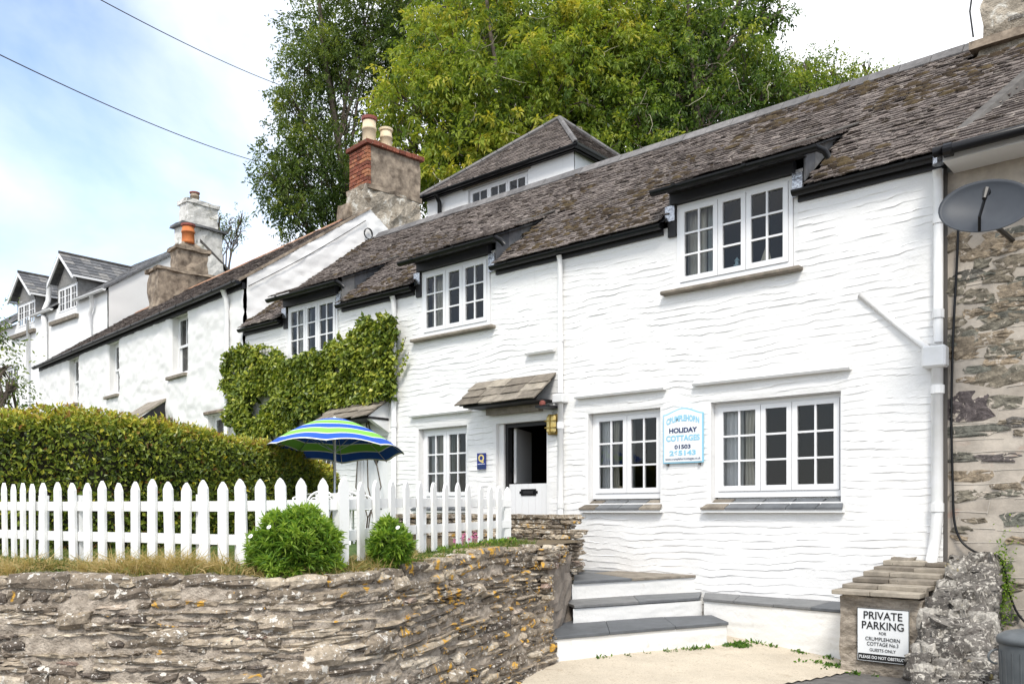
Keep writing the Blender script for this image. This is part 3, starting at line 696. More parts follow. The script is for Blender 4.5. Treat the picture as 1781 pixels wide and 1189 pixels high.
# second door behind the parasol, boarded with a diamond light
f2 = door_frame(-12.347, -11.553, -.42, 1.327, .06, M['upvc'], .05)
d = MB()
for k in range(5): d.box(FA, -12.295 + k * .138, -12.295 + (k + 1) * .138 - .004, .09, .13, -.41, 1.27)
d = d.build('door', M['upvc'], cot); tag(d, 'white boarded second door behind the parasol')
one('letterbox', M['black'], d, FA, -12.0, -11.8, .078, .09, .05, .12)
P = [FA(-11.95 + .09 * x, .085, .95 + .13 * z) for x, z in ((0, -1), (1, 0), (0, 1), (-1, 0))]
MB().quad(*P).build('pane', M['black'], d)

# slate canopies over the two doors
def canopy(a0, a1, ct, cb, dep, label, cheek):
    p_ = math.atan2(ct - cb, dep); ln = math.hypot(ct - cb, dep)
    c = MB().box(FA, a0 + .08, a1 - .06, -dep + .06, -.03, cb - .035, cb + .005).build('canopy', M['black_board'], cot); tag(c, label)
    deck_ = MB(); deck(deck_, FA, a0 + .03, a1 - .03, -dep, cb, p_, 0, ln, .02); deck_.build('canopy_boarding', M['black_board'], c)
    for k in range(3):
        v0 = k * ln / 3 - .03; v1 = v0 + ln / 3 + .06; x = a0 - random.random() * .05; n = 4
        cuts = [a0 + random.uniform(-.02, .02)] + [a0 + (a1 - a0) * (i + random.uniform(-.2, .2)) / n for i in range(1, n)] + [a1 + random.uniform(-.02, .02)]
        for i in range(n):
            h = .03 + random.random() * .012; pts = []
            for lift in (0, 1):
                for (xx, v, tp) in ((cuts[i], v0 + random.uniform(-.02, .02), h), (cuts[i + 1] - .008, v0 + random.uniform(-.02, .02), h), (cuts[i + 1] - .008, v1, .01), (cuts[i], v1, .01)):
                    e = tp if lift else tp - .022
                    pts.append(FA(xx, -dep + v * math.cos(p_) - e * math.sin(p_), cb + v * math.sin(p_) + e * math.cos(p_)))
            MB().hexa(np.array(pts), random.random()).build('slate', M['slate_brown'], c)
    if cheek:
        for xx in (a0 + .1, a1 - .16):
            P = [FA(x, q, z) for x in (xx, xx + .09) for q, z in ((-dep + .08, cb - .02), (.0, cb - .25), (.0, ct - .06), (-dep + .08, cb + .03))]
            MB().hexa(np.array([P[i] for i in (0, 1, 5, 4, 3, 2, 6, 7)])).build('canopy_cheek', M['plaster_plain'], c)
    else:
        MB().box(FA, a0 + .30, a1 - .25, -.13, -.02, cb - .14, cb - .04).build('canopy_bearer', M['slate_brown'], c)
canopy(-9.40, -7.80, 2.03, 1.63, .47, 'weathered brown slate canopy over the stable door', False)
canopy(-12.85, -11.42, 2.00, 1.62, .55, 'grey slate canopy with white cheeks over the second door', True)

# white rainwater pipes
p = pipe(cot, FA, [(-7.69, -.11, 3.70), (-7.69, -.08, 3.62), (-7.69, -.07, 1.72)], .038, M['white_pipe'], [(-7.69, -.07, 2.5)])
one('hopper', M['white_pipe'], p, FA, -7.79, -7.59, -.15, -.005, 1.57, 1.70, bevel=.015)
pipe(cot, FA, [(-7.69, -.07, 1.58), (-7.69, -.07, -.81)], .044, M['white_pipe'], [(-7.69, -.07, 1.25), (-7.69, -.07, .1)])
pipe(cot, FA, [(-11.30, -.11, 3.70), (-11.30, -.075, 3.60), (-11.30, -.075, -.42)], .046, M['white_pipe'], [(-11.30, -.075, 1.5)])
p = pipe(cot, FA, [(-2.62, -.13, 3.62), (-2.62, -.08, 3.5), (-2.62, -.08, 1.80)], .048, M['white_pipe'], [(-2.62, -.08, 3.1), (-2.62, -.08, 2.1)])
one('hopper', M['white_pipe'], p, FA, -2.77, -2.53, -.17, -.01, 1.53, 1.76, bevel=.02)
pipe(cot, FA, [(-2.63, -.08, 1.56), (-2.63, -.08, .0), (-2.65, -.09, -.30), (-2.68, -.12, -.54)], .058, M['white_pipe'], [(-2.63, -.08, 1.3), (-2.635, -.08, .05)])
pipe(cot, FA, [(-3.46, -.015, 2.45), (-2.72, -.06, 1.74)], .035, M['render'], name='waste_pipe')
MB().tube(np.array([FA(-2.60, -.14, 3.66), FA(-2.60, -.14, 3.78)]), .065, 8).build('gutter_joint', M['foil'], cot)

# stone chimney at the right end of the ridge
def lump_box(F, a0, a1, b0, b1, c0, c1, amp, seed, n=(6, 4, 6), taper=0.0):
    """closed box with uneven faces"""
    V = []; idx = {}; Fc = []
    def vid(i, j, k):
        if (i, j, k) in idx: return idx[(i, j, k)]
        x, y, z = a0 + (a1 - a0) * i / n[0], b0 + (b1 - b0) * j / n[1], c0 + (c1 - c0) * k / n[2]
        tz = taper * k / n[2]; mx_, my_ = (a0 + a1) / 2, (b0 + b1) / 2
        r = np.random.default_rng(seed * 7919 + i * 101 + j * 1009 + k * 10007).normal(size=3) * amp
        idx[(i, j, k)] = len(V); V.append(F(x + (mx_ - x) * tz + r[0], y + (my_ - y) * tz + r[1], z + r[2] * .6)); return idx[(i, j, k)]
    for i in range(n[0]):
        for j in range(n[1]):
            Fc += [(vid(i, j, 0), vid(i, j + 1, 0), vid(i + 1, j + 1, 0), vid(i + 1, j, 0)), (vid(i, j, n[2]), vid(i + 1, j, n[2]), vid(i + 1, j + 1, n[2]), vid(i, j + 1, n[2]))]
    for i in range(n[0]):
        for k in range(n[2]):
            Fc += [(vid(i, 0, k), vid(i + 1, 0, k), vid(i + 1, 0, k + 1), vid(i, 0, k + 1)), (vid(i, n[1], k), vid(i, n[1], k + 1), vid(i + 1, n[1], k + 1), vid(i + 1, n[1], k))]
    for j in range(n[1]):
        for k in range(n[2]):
            Fc += [(vid(0, j, k), vid(0, j, k + 1), vid(0, j + 1, k + 1), vid(0, j + 1, k)), (vid(n[0], j, k), vid(n[0], j + 1, k), vid(n[0], j + 1, k + 1), vid(n[0], j, k + 1))]
    return MB().add(np.array(V), Fc, .5)
ch = lump_box(FA, -2.84, -1.25, 2.55, 3.6, 5.3, 6.05, .018, 3, taper=.04).build('chimney', M['chimney_stone'], cot)
lump_box(FA, -2.93, -1.2, 2.46, 3.7, 6.02, 6.13, .012, 4, (6, 3, 1)).build('drip_course', M['cement'], ch)
lump_box(FA, -2.80, -1.3, 2.56, 3.6, 6.11, 7.9, .03, 5, (6, 4, 8), taper=.10).build('chimney_shaft', M['chimney_stone'], ch)
for k in range(9):
    a, z, w, h = random.uniform(-2.6, -1.7), random.uniform(6.2, 7.5), random.uniform(.1, .3), random.uniform(.04, .1)
    lump_box(FA, a, a + w, 2.545, 2.65, z, z + h, .008, 40 + k, (3, 1, 2)).build('stone', M['granite'], ch)
MB().tube(np.array([FA(-2.83, 2.45, 7.9), FA(-2.84, 2.44, 7.0), FA(-2.90, 2.42, 6.5), FA(-2.86, 2.42, 6.15)]), .012, 6).build('aerial_lead', M['black'], ch)

# ------------------------------------------------------------------ the stone house on the right (R)
rh = thing('stone_house', (-1.6, 10, ZC - 1.6), 'grey pointed stone house on the right with lower slate roof and black gutter', 'house')
V, Q = wall_grid(Fr((0, 10.06), (1, 0), (0, 1)), -2.56, .6, -1.75, 3.62, [], .06, .05, lambda a, c: .02 * fbm(a * 3, c * 5, 41) + .01 * fbm(a * 9, c * 12, 42))
link('wall', raw_mesh('wall', V, Q, np.clip(fbm(V[:, 0] * 2, V[:, 2] * 4, 44), 0, 1), smooth=True), M['pointed'], rh)
FR = Fr((0, 10.06), (1, 0), (0, 1))
def blob_stone(F, a, c, w, h, b, thick, seed, lens=.6):
    r = np.random.default_rng(seed); n = 11; th = np.linspace(0, 2 * np.pi, n, endpoint=False)
    sx = np.sign(np.cos(th)) * np.abs(np.cos(th)) ** lens; sz = np.sign(np.sin(th)) * np.abs(np.sin(th)) ** .8
    rr = 1 + .16 * r.normal(size=n)
    P0 = F(a + w / 2 * sx * rr, np.full(n, b + .03), c + h / 2 * sz * rr); P1 = F(a + w / 2 * sx * rr, np.full(n, b - thick * .6) + .006 * r.normal(size=n), c + h / 2 * sz * rr)
    P2 = F(a + w / 2 * sx * rr * .72, np.full(n, b - thick) + .008 * r.normal(size=n), c + h / 2 * sz * rr * .7)
    V = np.vstack([P0, P1, P2, F(a, b - thick * 1.05, c)[None]])
    Fc = [(k, (k + 1) % n, n + (k + 1) % n, n + k) for k in range(n)] + [(n + k, n + (k + 1) % n, 2 * n + (k + 1) % n, 2 * n + k) for k in range(n)] + [(2 * n + k, 2 * n + (k + 1) % n, 3 * n) for k in range(n)]
    return V, Fc
k = 0
wallhf = lambda a, c: float(.02 * fbm(np.array([a * 3]), np.array([c * 5]), 41)[0] + .01 * fbm(np.array([a * 9]), np.array([c * 12]), 42)[0])
r9 = random.Random(21)
# exposed faces of rubble read off the wall: (px, py, width px, height px, tone)
for px, py, w, h, tone in [(1683, 706, 78, 50, .05), (1690, 478, 60, 18, .25), (1700, 597, 82, 60, .75), (1740, 545, 90, 38, .35), (1745, 650, 84, 50, .6), (1672, 588, 56, 24, .45), (1690, 750, 116, 22, .35), (1672, 797, 52, 16, .3), (1735, 795, 70, 14, .1), (1686, 828, 74, 24, .85), (1676, 862, 54, 20, .55), (1768, 902, 40, 26, .4),
                           (1735, 480, 60, 24, .6), (1760, 610, 50, 24, .4), (1750, 700, 60, 26, .5), (1770, 735, 46, 20, .2), (1752, 846, 50, 14, .7), (1770, 940, 40, 14, .9), (1700, 440, 70, 24, .8), (1765, 1020, 50, 20, .6), (1745, 1075, 60, 22, .3), (1725, 860, 36, 12, .5), (1700, 520, 70, 16, .55), (1765, 505, 60, 26, .75), (1760, 430, 60, 24, .9), (1690, 660, 60, 14, .9), (1742, 985, 40, 16, .4), (1700, 905, 44, 12, .65)] + [(r9.uniform(1655, 1790), r9.uniform(420, 960), r9.uniform(18, 60), r9.uniform(8, 20), r9.uniform(.3, 1)) for _ in range(10)] + [(r9.uniform(1655, 1790), r9.uniform(405, 650), r9.uniform(26, 70), r9.uniform(12, 30), r9.uniform(.35, 1)) for _ in range(34)]:
    a, c = FR.px(px, py); s_ = 9.0 / FPX
    V, Fc = blob_stone(FR, a, c, w * s_ * .95, h * s_, -wallhf(a, c) + .004, .012, 100 + k); k += 1
    MB().add(V, Fc, tone).build('stone', M['rubble'], rh, smooth=False)
for _ in range(80):                               # the same rubble goes on along the wall
    a, c = r9.uniform(-1.75, .45), r9.uniform(-1.3, 3.35)
    V, Fc = blob_stone(FR, a, c, r9.uniform(.12, .45), r9.uniform(.06, .2), -wallhf(a, c) + .004, .012, 300 + _)
    MB().add(V, Fc, r9.random()).build('stone', M['rubble'], rh)
# trowelled joint lines between the stones
r2 = random.Random(5); jm = MB()
for k in range(30):
    c = -1.3 + k * .16 + r2.uniform(-.03, .03); a = -2.5
    while a < .4:
        w = r2.uniform(.25, .6)
        if r2.random() < .72:
            xs_ = np.linspace(a, a + w, 7); zz = c + r2.uniform(-.02, .02) + .012 * np.sin(xs_ * 5 + k); P = np.array([FR(x, -wallhf(x, z) - .002, z) for x, z in zip(xs_, zz)])
            jm.tube(P, .0045, 4, False)
            if r2.random() < .4:
                xx = a + w * r2.random(); z2 = c + r2.uniform(.1, .16); P = np.array([FR(xx + .03 * q, -wallhf(xx, c + (z2 - c) * q) - .002, c + (z2 - c) * q) for q in (0, .5, 1)]); jm.tube(P, .004, 4, False)
        a += w + r2.uniform(0, .2)
jm.build('pointing', M['joint'], rh)['kind'] = 'stuff'
RP = math.atan(.66); RB, RC = -.42, 3.70
rr = MB(); deck(rr, FA, -2.42, .8, RB, RC, RP, 0, 3.2); rr = rr.build('roof', M['black_board'], rh)
scatter_parts(slate_pieces(FA, -2.60, .6, RB - .04, RC, RP, 3.2, .115, (.16, .34), lambda a, b: a > verge(b) + .02 - .1, .016, .008, clump=False), 'slate', M['slate'], rr, 200, 'slates')
g = MB().tube(np.array([FA(-2.56, RB - .06, 3.665), FA(.6, RB - .06, 3.69)]), .052, 12).build('gutter', M['black'], rh, smooth=True)
MB().tube(np.array([FA(-2.46, RB - .06, 3.656), FA(-2.38, RB - .06, 3.656)]), .07, 12).build('gutter_bracket', M['black'], g)
MB().box(FA, -2.5, .6, -.37, -.34, 3.595, 3.67).box(FA, -2.5, .6, -.34, .06, 3.595, 3.61).build('fascia', M['upvc'], rh)
# lead soaker against the cottage roof
cs, sn = math.cos(PITCH), math.sin(PITCH); Pl = []
for v in np.linspace(0.02, 3.9, 12):
    b = EAVE_B + v * cs; x = verge(b); ztop = EAVE_C + v * sn + .06; zr = RC + (b - RB) * math.tan(RP) + .03
    Pl.append((FA(x - .10, b, ztop), FA(x + .02, b, ztop), FA(x + .06, b, min(zr, ztop) - .02)))
Pl = np.array(Pl); V = Pl.reshape(-1, 3); Fc = [(i * 3 + j, i * 3 + j + 1, i * 3 + 4 + j, i * 3 + 3 + j) for i in range(11) for j in range(2)]
MB().add(V, Fc).build('lead_flashing', M['lead'], rh)

# ------------------------------------------------------------------ the taller white house left of the cottage (B)
hb = thing('white_house', FB(-7, 0, -1.0), 'white rubble house with black gutter and sash windows left of the ivy', 'house')
BE, BR_B, BR_C = 4.78, 3.05, 7.02; BL = -14.6
BP = math.atan2(BR_C - BE, BR_B + .15); BS = math.hypot(BR_C - BE, BR_B + .15)
def bo(px0, px1, t0, b0):          # opening from photo points on the facade
    a0, c1 = FB.px(px0, t0); a1, _ = FB.px(px1, t0); _, c0 = FB.px(px0, b0); return (a0, a1, c0, c1, .20)
BO = [bo(300, 328, 551, 655), bo(190.5, 209, 598, 689), bo(121, 138.5, 624, 704), bo(362, 395, 722, 790), bo(280, 303, 735, 800)]
rel_B = lambda a, c: .065 * fbm(a * 2.4, c * 3.6, 51) + .04 * fbm(a * 5.5, c * 8, 52)
V, Q = wall_grid(FB, BL, 0, -1.2, BE - .05, BO, .06, .05, rel_B)
link('wall', raw_mesh('wall', V, Q, smooth=True), M['plaster'], hb)
# gable towards the cottage (a real relief too)
FG = Fr((-16.0, 10.0), (0.1005, 0.995), (-0.995, 0.1005))          # a runs back from the facade, b into the house
gtop = lambda a: np.where(a < BR_B, BE + (a + .15) * math.tan(BP), BE + (2 * BR_B - a + .15) * math.tan(BP)) - .02
V, Q = wall_grid(FG, 0, 6.1, 2.8, BR_C, [], .06, .05, rel_B, top=gtop)
link('gable', raw_mesh('gable', V, Q, smooth=True), M['plaster'], hb)
mb = MB().box(FB, BL, BL + .15, .03, 6.1, -1.2, BE).box(FB, BL + .15, -.1, 5.95, 6.1, -1.2, BE).box(FB, BL + .15, -.1, .35, 5.95, 1.9, 2.1)
P = [FB(BL, .0, BE), FB(BL, 6.1, BE), FB(BL, BR_B, BR_C - .1)]; mb.add(np.array(P), [(0, 1, 2)]); mb.build('inner_wall', M['interior'], hb)
rf = MB(); deck(rf, FB, BL - .1, .04, -.15, BE, BP, 0, BS, .03); rf.quad(FB(BL - .1, BR_B, BR_C - .03), FB(.04, BR_B, BR_C - .03), FB(.04, 6.3, BE - .1), FB(BL - .1, 6.3, BE - .1))
rf = rf.build('roof', M['black_board'], hb)
pcs = slate_pieces(FB, BL - .12, .05, -.19, BE - .02, BP, BS, .17, (.18, .32), None, .018, .014)
scatter_parts(pcs, 'slate', M['slate'], rf, 140, 'slates')
a = BL
while a < -1.2:                                                     # clay ridge tiles
    w = .42; P = [FB(x, b, c) for x in (a, a + w - .01) for b, c in ((BR_B - .15, BR_C - .09), (BR_B, BR_C + .06), (BR_B + .15, BR_C - .09))]
    MB().add(np.array(P), [(0, 1, 4, 3), (1, 2, 5, 4), (0, 3, 5, 2), (0, 2, 1), (3, 4, 5)], random.random()).build('ridge_tile', M['clay_tile'], rf); a += w
# cement verge along the gable
P = []
for x in (-.02, .07):
    for v0 in (0, BS):
        for e in (.0, .06): P.append(FB(x, -.17 + v0 * math.cos(BP), BE - .03 + v0 * math.sin(BP) + e))
MB().add(np.array(P), [(0, 2, 3, 1), (4, 5, 7, 6), (1, 3, 7, 5), (0, 4, 6, 2), (0, 1, 5, 4), (2, 6, 7, 3)]).build('verge', M['cement'], rf)
one('fascia', M['black_board'], hb, FB, BL, .0, -.08, -.005, BE - .15, BE - .02)
gutter(hb, FB, BL - .12, .06, -.20, BE - .02, .075)
pipe(hb, FB, [(FB.px(403, 500)[0], -.20, BE - .08), (FB.px(403, 500)[0], -.12, BE - .28), (FB.px(403, 500)[0], -.11, -.4)], .055, M['white_pipe'], [(FB.px(403, 500)[0], -.11, 3.4)])
for k, o in enumerate(BO):                                          # sliding sashes, lower one dropped behind the upper
    x0, x1, z0, z1 = o[:4]
    mid = (z0 + z1) / 2
    w = MB().box(FB, x0 + .002, x0 + .06, .14, .22, z0, z1).box(FB, x1 - .06, x1 - .002, .14, .22, z0, z1).box(FB, x0 + .06, x1 - .06, .14, .22, z1 - .06, z1).box(FB, x0 + .06, x1 - .06, .14, .22, z0, z0 + .06).build('window', M['upvc'] if k else M['upvc'], hb)
    for (h0, h1, e) in ((mid - .04, z1 - .06, .145), (z0 + .06, mid + .04, .185)):
        s_ = MB().box(FB, x0 + .06, x0 + .11, e, e + .035, h0, h1).box(FB, x1 - .11, x1 - .06, e, e + .035, h0, h1).box(FB, x0 + .11, x1 - .11, e, e + .035, h0, h0 + .06).box(FB, x0 + .11, x1 - .11, e, e + .035, h1 - .05, h1)
        m_ = (x0 + x1) / 2; s_.box(FB, m_ - .014, m_ + .014, e + .004, e + .03, h0 + .06, h1 - .05).build('sash', M['upvc'], w)
        for q0, q1 in ((x0 + .11, m_), (m_, x1 - .11)): MB().add(FB([q0, q1, q1, q0], [e + .018] * 4, [h0 + .06, h0 + .06, h1 - .05, h1 - .05]), [(0, 1, 2, 3)]).build('pane', M['glass'], w)
    one('sill', M['slate_brown'], w, FB, x0 - .12, x1 + .05, -.13, .14, z0 - .09, z0 - .012, var=.5, bevel=.01)
    one('lintel', M['cement'], w, FB, x0 - .10, x1 + .02, -.075, .13, z1 + .004, z1 + .07, bevel=.01)
    curtain(FB, x0 + .1, x0 + .1 + (x1 - x0) * .5, z0, z1, .30, M['curtain'], ['pale curtain in the nearest upper sash window of the white house', 'pale curtain in the middle upper sash window of the white house', 'pale curtain in the farthest upper sash window of the white house', 'pale curtain in the ground floor sash window above the hedge end', 'pale curtain in the low window by the hedge'][k], 3)
# little lean-to porch roof peeping over the hedge
a0, c0 = FB.px(217, 722, -.7); a1, c1 = FB.px(256, 707, -.1)
P = [FB(a0 - .3, -.75, c0 - .10), FB(a0 + .9, -.75, c0 - .10), FB(a0 + .9, .0, c1 + .15), FB(a0 - .3, .0, c1 + .15)]; P = np.array(P)
pr = MB().hexa(np.vstack([P - (0, 0, .06), P]), .6).build('porch_roof', M['slate_brown'], hb)
MB().add(np.array([FB(a0 + .86, -.72, c0 - .16), FB(a0 + .86, .0, c0 - .16), FB(a0 + .86, .0, c1 + .06)]), [(0, 1, 2)]).build('porch_side', M['black_board'], pr)

_o = FB(-.42, -.05, 0); FK = Fr(_o[:2], dB, (0.1005, 0.995)); FK.O[2] -= .15
# brick-topped chimney on the gable
ch = lump_box(FK, -.88, -.03, 3.25, 4.95, 5.9, 7.92, .035, 11, (5, 7, 8), taper=.05).build('chimney', M['chimney_stone'], hb)
tag(ch, 'tall rendered chimney with red brick front and cream pots')
lump_box(FK, -1.15, -.55, 3.15, 3.55, 6.7, 7.6, .03, 12, (3, 3, 5), taper=.35).build('chimney_shoulder', M['cement'], ch)
lump_box(FK, -.90, -.01, 3.30, 4.98, 7.86, 7.96, .012, 13, (4, 6, 1)).build('drip_course', M['cement'], ch)
lump_box(FK, -.80, -.05, 3.42, 4.92, 7.95, 8.90, .008, 14, (3, 6, 4)).build('chimney_shaft', M['cement'], ch)
for r_ in range(10):                                                # red bricks of the front face
    z = 7.965 + r_ * .092; x = -.82 - (.11 if r_ % 2 else 0)
    while x < -.04:
        x0, x1 = max(x, -.82), min(x + .205, -.035); x += .215
        if -.035 - x1 < .06: x1 = -.035; x = 0
        if x1 - x0 < .04: continue
        e = random.uniform(0, .012)
        MB().box(FK, x0, x1, 3.36 - e, 3.46, z, z + .08, var=random.random()).build('brick', M['brick'], ch, bevel=.006)
for k in range(9):                                                  # oversailing cap course
    b0 = 3.30 + k * .19; MB().box(FK, -.90 + random.uniform(0, .02), .03 + random.uniform(-.01, .015), b0, b0 + .182, 8.90, 9.0 + random.uniform(0, .012), var=random.random() * .6).build('cap_brick', M['brick'], ch, bevel=.008)
lump_box(FK, -.72, -.12, 3.45, 4.8, 9.0, 9.10, .02, 15, (4, 6, 1), taper=.15).build('flaunching', M['cement'], ch)
def pot(parent, base, r, h, mat, rim, name='chimney_pot'):
    p = MB().lamp if False else MB().lathe(np.array(base), [(r * 1.02, 0), (r, h * .1), (r * .96, h * .55), (r * 1.06, h * .56), (r * 1.06, h * .64), (r * .95, h * .66), (r * .94, h * .88)], 14).build(name, mat, parent, smooth=True)
    MB().lathe(np.array(base), [(r * .94, h * .87), (r * 1.12, h * .9), (r * 1.14, h), (r * .8, h), (r * .78, h * .9)], 14).build('pot_rim', rim, p)
    return p
pot(ch, FK(-.50, 3.72, 9.06), .17, .72, M['cream'], M['red_clay'])
pot(ch, FK(-.42, 4.16, 9.05), .15, .56, M['cream'], M['cream'])
# dry grass on the cap
n = 260; P = FK(rng.uniform(-.88, 0, n), rng.uniform(3.3, 4.95, n), np.full(n, 9.0)); D = unit(rng.normal(size=(n, 3)) * .6 + [0, 0, .6])
V, Q = leaf_quads(P, D, rand_dir(n), rng.uniform(.05, .16, n), .012); foliage('dry_grass', V, Q, rng.uniform(.5, 1, n), M['leaf_grass'], ch, 'stuff')
# coil of cable on the gable
th = np.linspace(0, 5 * np.pi, 40); c0 = FG(2.9, -.07, 6.42)
P = np.array([FG(2.95 + .11 * math.cos(q), -.09 - .003 * q, 6.40 + .12 * math.sin(q)) for q in th]); MB().tube(P, .009, 5).build('cable_coil', M['black'], hb)
P = np.array([FG(q, -.055 - .03, BE + (q + .15) * math.tan(BP) - .22 - .05 * math.sin(q * 1.1)) for q in np.linspace(0.02, 2.9, 14)]); MB().tube(P, .008, 5).build('cable', M['black'], hb)

# rear chimney with orange pot, sitting on the ridge
s_ = -10.4
ch = lump_box(FB, s_ - .62, s_ + .30, 2.1, 3.9, 6.0, 7.55, .03, 21, (5, 6, 5)).build('chimney', M['cement'], hb); tag(ch, 'stepped grey cement chimney with a single orange pot')
lump_box(FB, s_ - .67, s_ + .35, 2.05, 3.95, 7.53, 7.62, .015, 22, (5, 6, 1)).build('drip_course', M['cement'], ch)
lump_box(FB, s_ - .40, s_ + .20, 2.75, 3.72, 7.6, 8.32, .015, 23, (4, 4, 4)).build('chimney_shaft', M['cement'], ch)
lump_box(FB, s_ - .46, s_ + .26, 2.68, 3.80, 8.30, 8.42, .015, 24, (4, 4, 1)).build('chimney_cap', M['cement'], ch)
lump_box(FB, s_ - .30, s_ + .10, 2.85, 3.6, 8.42, 8.62, .02, 25, (3, 3, 2), taper=.4).build('flaunching', M['cement'], ch)
pot(ch, FB(s_ - .10, 3.2, 8.6), .20, .62, M['terracotta'], M['red_clay'])

# ------------------------------------------------------------------ the farthest white house (C), gabled dormers
hc = thing('far_white_house', (-36, 13.7, ZC), 'far white house at the left with two gabled slate dormers', 'house')
CE, CRB, CRC = 7.80, 3.3, 10.25; CP = math.atan2(CRC - CE, CRB + .15); CS = math.hypot(CRC - CE, CRB + .15); CR_ = -30.6; CL_ = -46.0
CD = [(-34.9, -33.1), (-38.95, -37.05)]
rel_C = lambda a, c: .03 * fbm(a * 2, c * 3, 61)
CO = [(d0 + .05, d1 - .05, 7.50, 8.50, .08) for d0, d1 in CD] + [(-40.3, -38.9, 4.85, 6.05, .15)]
ctop = lambda a: np.where((a > CD[0][0]) & (a < CD[0][1]) | (a > CD[1][0]) & (a < CD[1][1]), 8.60, CE - .03)
V, Q = wall_grid(FC, CL_, CR_, -.5, 8.6, CO, .12, .1, rel_C, top=ctop); link('wall', raw_mesh('wall', V, Q, smooth=True), M['plaster_plain'], hc)
FCG = Fr((CR_, 13.7), (0, 1), (-1, 0))
ct2 = lambda a: np.where(a < CRB, CE + (a + .15) * math.tan(CP), CE + (2 * CRB - a + .15) * math.tan(CP)) - .03
V, Q = wall_grid(FCG, 0, 6.6, 3.0, CRC, [], .12, .1, rel_C, top=ct2); link('gable', raw_mesh('gable', V, Q, smooth=True), M['plaster'], hc)
MB().box(FC, CL_, CR_ - .1, 6.4, 6.6, -.5, CE).box(FC, CL_, CL_ + .2, .1, 6.4, -.5, CE).box(FC, CL_ + .2, CR_ - .1, .4, 6.4, 6.6, 6.8).build('inner_wall', M['interior'], hc)
rf = MB(); prev = CL_; vd = .95
for d0, d1 in sorted(CD):
    deck(rf, FC, prev, d0, -.15, CE, CP, 0, CS); deck(rf, FC, d0, d1, -.15, CE, CP, 1.0, CS); prev = d1
deck(rf, FC, prev, CR_ + .05, -.15, CE, CP, 0, CS); rf.quad(FC(CL_, CRB, CRC - .03), FC(CR_ + .05, CRB, CRC - .03), FC(CR_ + .05, 6.8, CE), FC(CL_, 6.8, CE))
rf = rf.build('roof', M['black_board'], hc)
kc = lambda a, b: not any(d0 < a < d1 and b < 1.0 for d0, d1 in CD)
scatter_parts(slate_pieces(FC, CL_, CR_ + .08, -.2, CE, CP, CS, .22, (.28, .34), kc, .014, .004, clump=False), 'slate', M['slate_plain'], rf, 60, 'slates')
# back slope verge and cover strip seen past the chimney
MB().hexa(np.array([FC(CR_ - .05, CRB + .1, CRC - .02), FC(CR_ + .14, CRB + .1, CRC - .02), FC(CR_ + .14, 6.75, CE), FC(CR_ - .05, 6.75, CE), FC(CR_ - .05, CRB + .1, CRC + .08), FC(CR_ + .14, CRB + .1, CRC + .08), FC(CR_ + .14, 6.75, CE + .1), FC(CR_ - .05, 6.75, CE + .1)])).build('verge', M['lead'], rf)
MB().hexa(np.array([FC(CR_ - .02, -.2, CE - .05), FC(CR_ + .10, -.2, CE - .05), FC(CR_ + .10, CRB, CRC - .05), FC(CR_ - .02, CRB, CRC - .05), FC(CR_ - .02, -.2, CE + .04), FC(CR_ + .10, -.2, CE + .04), FC(CR_ + .10, CRB, CRC + .04), FC(CR_ - .02, CRB, CRC + .04)])).build('verge', M['slate_plain'], rf)
for k, (d0, d1) in enumerate(CD):
    m_ = (d0 + d1) / 2; ap, ft = 9.66, 8.72; back = 2.6
    d = MB().add(np.array([FC(d0, -.02, 8.52), FC(d1, -.02, 8.52), FC(m_, -.02, 9.45)]), [(0, 1, 2)], 1.0).build('dormer', M['slate_plain'], hc)
    for sx in (-1, 1):
        e = m_ + sx * (d1 - d0) / 2; ov = m_ + sx * ((d1 - d0) / 2 + .22); q = ft - .02
        MB().hexa(np.array([FC(ov, -.32, q), FC(ov, -.26, q), FC(m_, -.26, ap), FC(m_, -.32, ap), FC(ov, -.32, q - .16), FC(ov, -.26, q - .16), FC(m_, -.26, ap - .16), FC(m_, -.32, ap - .16)])).build('bargeboard', M['upvc'], d)
        MB().box(FC, ov - .02, ov + .02, -.26, 1.2, q - .10, q - .02).build('gutter_board', M['upvc'], d)
        # cheeks
        MB().add(np.array([FC(e, 0, 7.9), FC(e, 0, q - .05), FC(e, 1.25, q - .05)]), [(0, 1, 2)], .9).build('cheek', M['slate_plain'], d)
        # slates of the dormer roof, course by course
        run = abs(ov - m_); p_ = math.atan2(ap - q, run); ln = math.hypot(run, ap - q); nr = 6
        for r_ in range(nr):
            v0, v1 = r_ * ln / nr - .02, (r_ + 1) * ln / nr + .04
            for j in range(8):
                b0, b1 = -.32 + j * (back + .3) / 8, -.32 + (j + 1) * (back + .3) / 8 - .008; h = .03
                pts = []
                for lift in (0, 1):
                    for (bb, v, tp) in ((b0, v0, h), (b1, v0, h), (b1, min(v1, ln), .008), (b0, min(v1, ln), .008)):
                        t_ = tp if lift else tp - .018; pts.append(FC(ov - sx * (v * math.cos(p_)) + sx * t_ * math.sin(p_), bb, q + v * math.sin(p_) + t_ * math.cos(p_)))
                MB().hexa(np.array(pts), random.random()).build('slate', M['slate_plain'], d)
    MB().tube(np.array([FC(m_, -.33, ap + .04), FC(m_, back, ap + .04)]), .05, 6).build('ridge_roll', M['lead'], d)
    w = window(hc, FC, d0 + .06, d1 - .06, 7.51, 8.49, .02, [(.34, 2), (.33, 2), (.33, 2)], 3, .05, .05, .022)
    one('sill', M['slate_brown'], w, FC, d0 - .5, d1 + .1, -.14, .0, 7.16, 7.30, var=.2)
w = window(hc, FC, -40.29, -38.91, 4.86, 6.04, .08, [(.5, 2), (.5, 2)], 3, .05, .05, .022)
